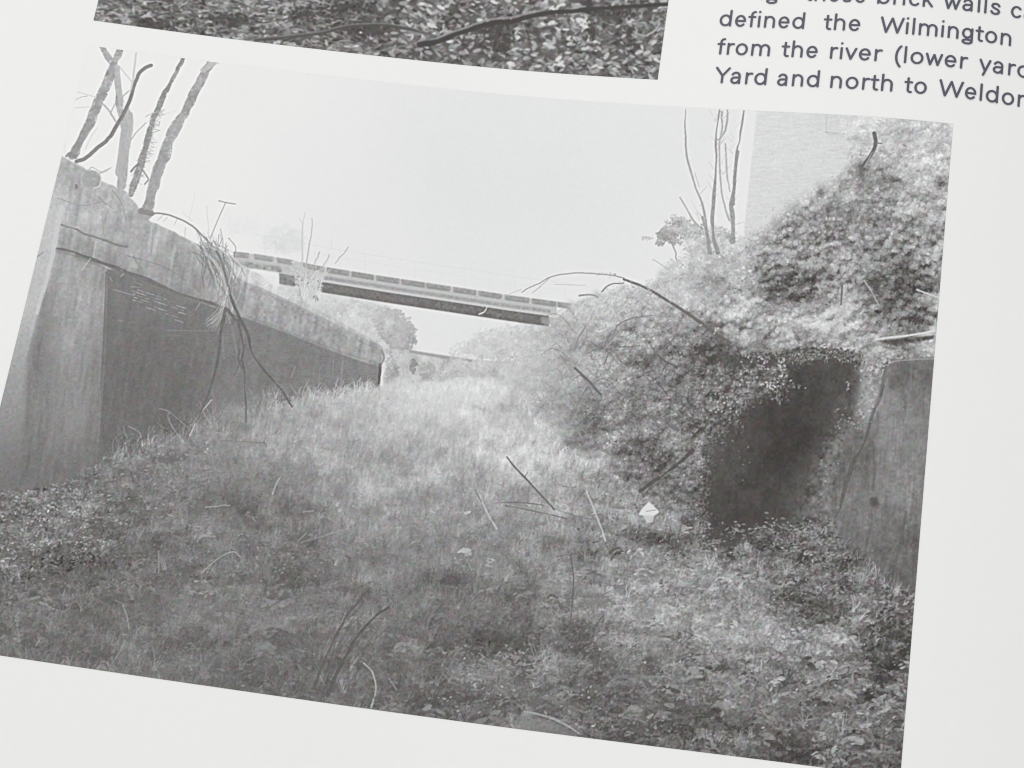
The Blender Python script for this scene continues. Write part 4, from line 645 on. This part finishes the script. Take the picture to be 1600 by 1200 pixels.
def paint_litter():
    """The strip of the picture above: leaf litter with two fallen boughs."""
    P = Plate(); x0, x1, y0, y1 = 120, 1080, -320, 150
    m = cloud(10) * .6 + cloud(22) * .6
    lf = rbf([(200, 20, 112), (300, 30, 108), (400, 40, 112), (500, 20, 100), (600, 30, 108), (650, 90, 120), (700, 15, 135), (800, 70, 104), (850, 20, 140), (900, 60, 140), (880, 100, 130), (950, 60, 108), (980, 100, 116), (1010, 20, 125), (760, 60, 100), (400, -100, 115), (800, -150, 125)], .3)
    P.g[:] = 92 + 10 * m
    P.id[:] = 1
    n = 20000; x = x0 + (x1 - x0) * rng.random(n); y = y0 + (y1 - y0) * rng.random(n)
    t = at(lf, x, y) + 22 * at(m, x, y) + 40 * rng.standard_normal(n); t = np.clip(t, 58, 214)
    la = 2.8 + 3.6 * rng.random(n); o = np.argsort(t + 60 * rng.random(n)); ang = .12 + .65 * rng.standard_normal(n)
    P.leaves(x[o], y[o], t[o], la[o], la[o] * (.26 + .28 * rng.random(n)), ang[o], 1, .9)
    q = 2200; x = 130 + 420 * rng.random(q); y = -200 + 300 * rng.random(q); L = 8 + 12 * rng.random(q)
    for i in range(q):
        a = .1 + .25 * rng.standard_normal(); P.line([(x[i], y[i]), (x[i] + L[i] * math.cos(a), y[i] + L[i] * math.sin(a))], 2.6, 1.4, float(np.clip(118 + 45 * rng.standard_normal(), 60, 205)), .7)
    for (cx, cy, rx, ry) in [(560, 45, 40, 8), (590, 48, 16, 8), (780, 65, 20, 14), (470, 22, 16, 10), (760, 45, 30, 8), (925, 50, 8, 12), (985, 55, 6, 16), (300, 60, 30, 8), (240, 40, 20, 8), (360, 30, 30, 6), (960, 20, 30, 8), (545, 12, 30, 8), (210, 55, 14, 6)]:
        k = int(rx * ry * .5); xx = cx + rx * .6 * rng.standard_normal(k); yy = cy + ry * .6 * rng.standard_normal(k)
        P.leaves(xx, yy, 70 + 9 * rng.standard_normal(k), 2.5 + rng.random(k), 1.6 + .5 * rng.random(k), rng.random(k) * 3, 1, .75)
    P.line([(400, 62), (450, 58), (500, 52), (540, 43), (575, 39), (600, 40), (640, 46), (670, 54), (682, 60)], 5, 5, 78, .9, 2, .5)
    P.line([(400, 60), (450, 55.5), (500, 49.5), (540, 40), (575, 36.5), (600, 37), (640, 43), (678, 57)], 2, 2, 128, .8, 2, .4)
    P.line([(640, 50), (672, 58)], 5, 3, 150, .6, 2, .5)
    P.line([(570, 85), (620, 74), (660, 65), (678, 61)], 3, 4, 128, .8, 2, .5)
    P.line([(655, 70), (680, 66), (705, 56), (735, 46), (770, 36), (800, 34), (830, 25), (860, 20), (890, 18), (930, 14), (980, 11), (1045, 7), (1075, 5)], 8.5, 5.5, 60, .95, 2, .5)
    P.line([(680, 60), (705, 51), (735, 41), (765, 31), (800, 27), (830, 19), (850, 16)], 3.6, 3, 142, .85, 2, .5)
    P.line([(1012, 55), (1024, 48), (1030, 38)], 3, 2, 188, .8, 2, .4); P.line([(990, 50), (1004, 56), (1012, 56)], 3, 2, 180, .7, 2, .4)
    P.g = finish(P.g, .9, 3.0)
    return P
# --- end of the printed pictures
# ---------------------------------------------------------------------------
# THE SHEET: a curved page; (u, v) are millimetres on the paper, measured from the
# top left corner of the large picture, v downwards
# ---------------------------------------------------------------------------
KNOTS = np.array([-25, 0, 25, 50, 75, 100, 115, 130, 150.])
SLOPE = np.array([-0.07149213497976545, -0.037354755486734566, 0.009579395449357533, 0.039410752919760074, 0.12832067832236976,
                  0.18226554879941342, 0.10365393496168461, -0.09788563323914364, -0.2564973662057876])
_s = np.linspace(-70, 200, 541); _t = np.interp(_s, KNOTS, SLOPE)
_k = np.hanning(31); _k /= _k.sum(); _t = np.convolve(np.pad(_t, 15, mode='edge'), _k, 'valid')
_X = np.concatenate([[0], np.cumsum(np.cos((_t[1:] + _t[:-1]) / 2) * .5)]); _Z = np.concatenate([[0], np.cumsum(np.sin((_t[1:] + _t[:-1]) / 2) * .5)])
_i = np.argmin(abs(_s - 61)); _X = _X - _X[_i] + 61; _Z = _Z - _Z[_i]

def on_page(u, v, lift=0.):             # point of the curved sheet, in metres; lift (mm) along the normal
    t = np.interp(u, _s, _t)
    x = np.interp(u, _s, _X) - np.sin(t) * lift; z = np.interp(u, _s, _Z) + np.cos(t) * lift
    return np.stack([(x - 61) / 1000., -(v - 45.) / 1000., z / 1000.], -1)

def survey(u, v):                       # where the printing plates hold the ink of page point (u, v)
    Q = (on_page(u, v) * [1000., -1000., -1000.]) @ CAM_R.T + CAM_T
    return 800 + 2860.738726 * Q[..., 0] / Q[..., 2], 600 + 2860.738726 * Q[..., 1] / Q[..., 2]

def lin(g):
    c = np.clip(g / 255., 0, 1)
    return np.where(c <= .04045, c / 12.92, ((c + .055) / 1.055) ** 2.4)

GAIN, SHEEN = 1.05, .012                # light on the page / its faint gloss, for turning a printed grey into ink
def ink_rgb(g, chroma=None):
    g = g[..., None].astype(np.float64)
    knots = [50, 90, 130, 165, 200, 226, 236]
    off = np.stack([np.interp(g[..., 0], knots, o) for o in ([3.2, 2.0, .4, -.6, -1, -1.5, -1.2], [-.6, -.3, 0, .3, .6, .5, .8], [-2.4, -1.6, .2, 1.4, 1.5, 1.5, -.6])], -1)
    rgb = g + off
    if chroma is not None: rgb = rgb + chroma
    return np.clip((lin(rgb) - SHEEN) / GAIN, .004, .86)

# ---- materials -----------------------------------------------------------
def material(name, ink, rough, spec):
    m = bpy.data.materials.new(name); m.use_nodes = True; N = m.node_tree.nodes; L = m.node_tree.links; b = N['Principled BSDF']
    b.inputs['Roughness'].default_value = rough; b.inputs['Specular IOR Level'].default_value = spec
    tc = N.new('ShaderNodeTexCoord')
    n = N.new('ShaderNodeTexNoise'); n.inputs['Scale'].default_value = 900; n.inputs['Detail'].default_value = 3; L.new(tc.outputs['Object'], n.inputs['Vector'])
    r = N.new('ShaderNodeMapRange'); r.inputs['To Min'].default_value = .985; r.inputs['To Max'].default_value = 1.015; L.new(n.outputs['Fac'], r.inputs['Value'])
    mx = N.new('ShaderNodeMix'); mx.data_type = 'RGBA'; mx.blend_type = 'MULTIPLY'; mx.inputs[0].default_value = 1
    if ink:
        a = N.new('ShaderNodeAttribute'); a.attribute_name = 'ink'; L.new(a.outputs['Color'], mx.inputs[6])
    else:
        n2 = N.new('ShaderNodeTexNoise'); n2.inputs['Scale'].default_value = 22; n2.inputs['Detail'].default_value = 2; L.new(tc.outputs['Object'], n2.inputs['Vector'])
        cr = N.new('ShaderNodeValToRGB'); cr.color_ramp.elements[0].color = PAPER_A; cr.color_ramp.elements[1].color = PAPER_B
        cr.color_ramp.elements[0].position = .35; cr.color_ramp.elements[1].position = .65
        L.new(n2.outputs['Fac'], cr.inputs['Fac']); L.new(cr.outputs['Color'], mx.inputs[6])
    L.new(r.outputs['Result'], mx.inputs[7]); L.new(mx.outputs[2], b.inputs['Base Color'])
    bp = N.new('ShaderNodeBump'); bp.inputs['Strength'].default_value = .04; bp.inputs['Distance'].default_value = .00002
    L.new(n.outputs['Fac'], bp.inputs['Height']); L.new(bp.outputs['Normal'], b.inputs['Normal'])
    return m
_pa = ink_rgb(np.array([236.3]))[0]; _pb = ink_rgb(np.array([237.3]))[0]
PAPER_A = (*[float(c) for c in _pa], 1); PAPER_B = (*[float(c) for c in _pb], 1)
M_PAPER = material('coated_paper', False, .5, .35)
M_PRINT = material('halftone_ink', True, .48, .35)

def part(name, verts, faces, mat, parent, cols=None, label=None):
    me = bpy.data.meshes.new(name); nv, nf = len(verts), len(faces)
    me.vertices.add(nv); me.vertices.foreach_set('co', np.ascontiguousarray(verts, np.float32).ravel())
    me.loops.add(nf * 4); me.loops.foreach_set('vertex_index', np.ascontiguousarray(faces, np.int32).ravel())
    me.polygons.add(nf); me.polygons.foreach_set('loop_start', np.arange(0, nf * 4, 4, dtype=np.int32))
    try: me.polygons.foreach_set('loop_total', np.full(nf, 4, np.int32))
    except Exception: pass
    me.update(calc_edges=True)
    me.polygons.foreach_set('use_smooth', np.ones(nf, bool))
    if cols is not None:
        at_ = me.attributes.new('ink', 'FLOAT_COLOR', 'POINT')
        at_.data.foreach_set('color', np.concatenate([cols, np.ones((nv, 1))], 1).astype(np.float32).ravel())
    me.materials.append(mat); me.validate(); me.update()
    o = bpy.data.objects.new(name, me); C.objects.link(o); o.parent = parent
    if label: o['label'] = label
    return o

page = bpy.data.objects.new('book_page', None); C.objects.link(page)
page['label'] = 'curved white book page printed with two black and white photographs and text'; page['category'] = 'book page'
page.empty_display_size = .02

def grid(us, vs):
    U, V = np.meshgrid(us, vs); nu, nv = len(us), len(vs)
    i = np.arange(nu * nv).reshape(nv, nu)
    F = np.stack([i[1:, :-1], i[1:, 1:], i[:-1, 1:], i[:-1, :-1]], -1).reshape(-1, 4)
    return U.ravel(), V.ravel(), F

# the paper itself: a sheet with a little thickness
us = np.linspace(-62, 188, 251); vs = np.linspace(-62, 168, 47)
U, V, F = grid(us, vs); n = len(U)
top = on_page(U, V); bot = on_page(U, V, -.14); nu, nv = len(us), len(vs)
i = np.arange(n).reshape(nv, nu)
PV = [top, bot]; PF = [F, F[:, ::-1] + n]; base = 2 * n
for e, flip in ((i[0], False), (i[-1], True), (i[:, 0], True), (i[:, -1], False)):   # the cut edges, with corners of their own
    k = len(e); PV += [top[e], bot[e]]; a = np.arange(k - 1)
    q = np.stack([base + a, base + a + 1, base + k + a + 1, base + k + a], -1); PF.append(q[:, ::-1] if flip else q); base += 2 * k
paper = part('paper_sheet', np.concatenate(PV), np.concatenate(PF), M_PAPER, page)

# ---------------------------------------------------------------------------
# THE PRINTS
# ---------------------------------------------------------------------------
def lookup(A, x, y):
    x = np.clip(x + PADX - .5, 0, GW - 1.01); y = np.clip(y + PADY - .5, 0, GH - 1.01)
    x0 = x.astype(int); y0 = y.astype(int); fx = x - x0; fy = y - y0
    return (A[y0, x0] * (1 - fx) + A[y0, x0 + 1] * fx) * (1 - fy) + (A[y0 + 1, x0] * (1 - fx) + A[y0 + 1, x0 + 1] * fx) * fy

def make_print(plate, us, vs, lift, names, title):
    U, V, F = grid(us, vs); x, y = survey(U, V)
    g = lookup(plate.g, x, y)
    # coloured speckle of a halftone seen by a small sensor
    c1 = lookup(cloud(3.2), x, y); c2 = lookup(cloud(7), x, y); c3 = lookup(cloud(3.), x, y); c4 = lookup(cloud(8), x, y)
    k = np.clip((228 - g) / 60, 0, 1)[:, None]
    ch = k * (np.stack([c1 * 1.2 + c2 * 1.3, -(c1 + c2) * .8, c1 * .9 + c2 * .6], -1) + np.stack([c3 + c4, (c3 + c4) * .2, -(c3 + c4) * 1.3], -1) * .8)
    cols = ink_rgb(g, ch); P = on_page(U, V, lift)
    fc = P  # face centres pick the printed item
    fx = x[F].mean(1) + PADX; fy = y[F].mean(1) + PADY
    ids = plate.id[np.clip(fy.astype(int), 0, GH - 1), np.clip(fx.astype(int), 0, GW - 1)]
    nu, nv = len(us), len(vs)                      # the print as a whole: a tone laid down first
    su = np.unique(np.r_[np.arange(0, nu, 6), nu - 1]); sv = np.unique(np.r_[np.arange(0, nv, 6), nv - 1])
    pick = (sv[:, None] * nu + su[None]).ravel(); Ub, Vb, Fb = grid(us[su], vs[sv])
    root = part(title[0], on_page(Ub, Vb, lift * .5), Fb, M_PRINT, page, cols[pick], title[1])
    for q in sorted(set(ids.tolist())):
        f = F[ids == q]
        if len(f) < 8: continue
        used, inv = np.unique(f, return_inverse=True)
        part(names[q][0], P[used], inv.reshape(-1, 4), M_PRINT, root, cols[used], names[q][1])
    return root

NAMES = {SKY: ('open_sky', None), SKY_LOW: ('open_sky', None), HAZE_TREES: ('distant_woodland', None), BUSH: ('rounded_bush', None), BRIDGE: ('railway_bridge', None), BRICK_WALL: ('brick_retaining_wall', None), PIER: ('concrete_pier', None), COPING: ('wall_coping', None),
         BUILDING: ('tall_building', None), THIN_TREE: ('bare_tree', None), THICKET: ('thicket', None), MOUND: ('creeper_mound', None), RECESS: ('shaded_recess', None), STONE_WALL: ('concrete_wall', None), GRASS: ('undergrowth', None),
         SCRAP: ('paper_scrap', None), TRUNK_A: ('tree_trunk', None), TRUNK_B: ('tree_trunk', None), TRUNK_C: ('tree_trunk', None), TRUNK_D: ('tree_trunk', None), DEAD_BRANCH: ('hanging_branch', None), ARCH_BRANCH: ('arching_branch', None),
         STUMP: ('broken_stump', None), PLANK: ('plank', None), FAR_WALL: ('far_wall', None), STUMP_LOW: ('wooden_post', None), POLE: ('telegraph_pole', None)}
for q in range(40, 120): NAMES[q] = ('fallen_stick', None)
pl = paint_main(); pl.id[pl.id == WEEDS] = GRASS
for q, t in STEM_TONE.items(): NAMES[q] = ('pale_dry_stem' if t > 145 else 'fallen_stick', None)
make_print(pl, np.linspace(0, 122, 1241), np.linspace(0, 87.48, 891), .04, NAMES, ('printed_photograph', 'large faded photograph of an overgrown cutting under a low bridge'))
pl = paint_litter()
make_print(pl, np.linspace(-.27, 81.41, 831), np.concatenate([np.linspace(-58, -17, 160), np.linspace(-16.9, -4.06, 132)]), .04, {1: ('leaf_litter', None), 2: ('fallen_bough', None)}, ('printed_photograph', 'dark photograph of leaf litter cut off by the top of the view'))

# ---------------------------------------------------------------------------
# THE TEXT COLUMN: monoline sans letters, drawn as strokes of ink (x-height = 1)
# ---------------------------------------------------------------------------
def arc(cx, cy, rx, ry, a0, a1, k=18):
    a = np.radians(np.linspace(a0, a1, k)); return [(cx + rx * math.cos(t), cy + ry * math.sin(t)) for t in a]
S0, S1, AS = .09, .91, 1.30
GLYPH = {   # width, left bearing, right bearing, strokes
    'a': (.83, .11, .17, [arc(.41, .64, .285, .275, 155, 0) + [(.695, .5), (.70, S0)], [(.695, .53), (.45, .53)] + arc(.36, .305, .265, .22, 100, 270) + [(.52, .12), (.695, .33)]]),
    'b': (.97, .16, .12, [[(.095, S0), (.095, AS)], arc(.49, .5, .385, .41, 0, 360, 30)]),
    'c': (.84, .12, .07, [arc(.455, .5, .36, .41, 42, 318, 26)]),
    'd': (.97, .12, .16, [[(.875, S0), (.875, AS)], arc(.48, .5, .385, .41, 0, 360, 30)]),
    'e': (.88, .12, .11, [[(.10, .50), (.785, .50)] + arc(.44, .5, .345, .41, 0, 318, 28)]),
    'f': (.62, .05, .02, [arc(.53, 1.02, .24, .25, 88, 180) + [(.29, S0)], [(.08, .86), (.54, .86)]]),
    'g': (.90, .12, .14, [arc(.42, .56, .335, .35, 0, 360, 28), [(.79, S1), (.79, -.08)], arc(.44, -.10, .35, .155, 0, -360, 28)]),
    'h': (.87, .16, .15, [[(.095, S0), (.095, AS)], arc(.435, .57, .34, .345, 180, 0) + [(.775, S0)]]),
    'i': (.19, .16, .16, [[(.095, S0), (.095, S1)], [(.095, 1.285), (.095, 1.30)]]),
    'k': (.80, .16, .02, [[(.095, S0), (.095, AS)], [(.68, S1), (.11, .42)], [(.32, .60), (.73, S0)]]),
    'l': (.19, .16, .16, [[(.095, S0), (.095, AS)]]),
    'm': (1.48, .16, .15, [[(.095, S0), (.095, S1)], arc(.42, .58, .325, .335, 180, 0) + [(.745, S0)], arc(1.07, .58, .325, .335, 180, 0) + [(1.395, S0)]]),
    'n': (.87, .16, .15, [[(.095, S0), (.095, S1)], arc(.435, .57, .34, .345, 180, 0) + [(.775, S0)]]),
    'o': (.97, .12, .12, [arc(.485, .5, .39, .41, 0, 360, 30)]),
    'r': (.57, .16, .0, [[(.095, S0), (.095, S1)], arc(.42, .55, .325, .345, 180, 78)]),
    's': (.80, .11, .10, [[(.68, .74), (.60, .855), (.42, .915), (.22, .87), (.14, .72), (.24, .58), (.42, .51), (.60, .43), (.69, .29), (.60, .14), (.40, .085), (.20, .13), (.10, .27)]]),
    't': (.60, .04, .05, [[(.28, 1.16), (.28, .3)] + arc(.47, .28, .19, .19, 180, 285), [(.07, .86), (.55, .86)]]),
    'v': (.86, .03, .03, [[(.08, S1), (.43, S0), (.78, S1)]]),
    'w': (1.26, .03, .03, [[(.08, S1), (.35, S0), (.63, .86), (.91, S0), (1.18, S1)]]),
    'y': (.88, .03, .03, [[(.08, S1), (.44, .10)], [(.80, S1), (.33, -.24)]]),
    'W': (1.86, .02, .02, [[(.08, 1.24), (.48, S0), (.93, 1.2), (1.38, S0), (1.78, 1.24)]]),
    'Y': (1.16, .02, -.05, [[(.09, 1.24), (.58, .62), (1.07, 1.24)], [(.58, .62), (.58, S0)]]),
    '(': (.45, .12, .08, [arc(.95, .52, .84, 1.05, 130, 230)]),
}
XH = 1.93
LINES = [(-17.38, [('along', 88.08, 96.72), ('these', 100.46, 108.82), ('brick', 110.4, 117.97), ('walls', 119.45, 127.23), ('ca', 128.66, 131.94)]),
         (-12.91, [('defined', 88.99, 100.8), ('the', 103.44, 108.43), ('Wilmington', 111.16, 128.99)]),
         (-8.44, [('from', 89.13, 96.48), ('the', 98.07, 103.03), ('river', 104.73, 111.8), ('(lower', 113.48, 123.31), ('yard', 124.88, 131.86)]),
         (-3.96, [('Yard', 89.32, 96.5), ('and', 97.95, 103.67), ('north', 105.19, 113.58), ('to', 115.13, 118.12), ('Weldon', 119.75, 131.96)])]
STEP = .045
PAPER_RGB = (np.array(_pa) + np.array(_pb)) / 2
INK_RGB = np.array([.052, .052, .086])
def make_word(w, ua, ub, v, parent):
    pen = 0.; strokes = []
    for k, ch in enumerate(w):
        wd, lb, rb, st = GLYPH[ch]
        if k: pen += lb
        for s in st: strokes.append(np.array(s) + [pen, 0])
        pen += wd
        if k < len(w) - 1: pen += rb
    sx = (ub - ua) / pen
    us = np.arange(ua - .35, ub + .35, STEP); vs = np.arange(v - 1.5 * XH, v + .55 * XH, STEP)
    X, Y = np.meshgrid(us, vs); D = np.full(X.shape, 9.)
    for s in strokes:
        px = ua + s[:, 0] * sx; py = v - s[:, 1] * XH
        for a, b in zip(range(len(s) - 1), range(1, len(s))):
            dx, dy = px[b] - px[a], py[b] - py[a]; L2 = dx * dx + dy * dy + 1e-12
            i0 = np.searchsorted(us, min(px[a], px[b]) - .5); i1 = np.searchsorted(us, max(px[a], px[b]) + .5)
            xs = X[:, i0:i1]; ys = Y[:, i0:i1]
            t = np.clip(((xs - px[a]) * dx + (ys - py[a]) * dy) / L2, 0, 1)
            D[:, i0:i1] = np.minimum(D[:, i0:i1], np.hypot(xs - px[a] - t * dx, ys - py[a] - t * dy))
    cov = np.clip((.185 - D) / .085 + .5, 0, 1)
    cov = cov * cov * (3 - 2 * cov)
    nz = cov * (1 - .06 * rng.random(cov.shape))
    cols = (PAPER_RGB + (INK_RGB - PAPER_RGB) * nz[..., None]).reshape(-1, 3)
    U, V, F = grid(us, vs); keep = cov.ravel()[F].max(1) > .02; F = F[keep]
    used, inv = np.unique(F, return_inverse=True)
    return part('printed_word', on_page(U[used], V[used], .03), inv.reshape(-1, 4), M_PRINT, parent, cols[used])
for v, words in LINES:
    line = bpy.data.objects.new('text_line', None); C.objects.link(line); line.parent = page; line.empty_display_size = .005
    for w, ua, ub in words: make_word(w, ua, ub, v, line)
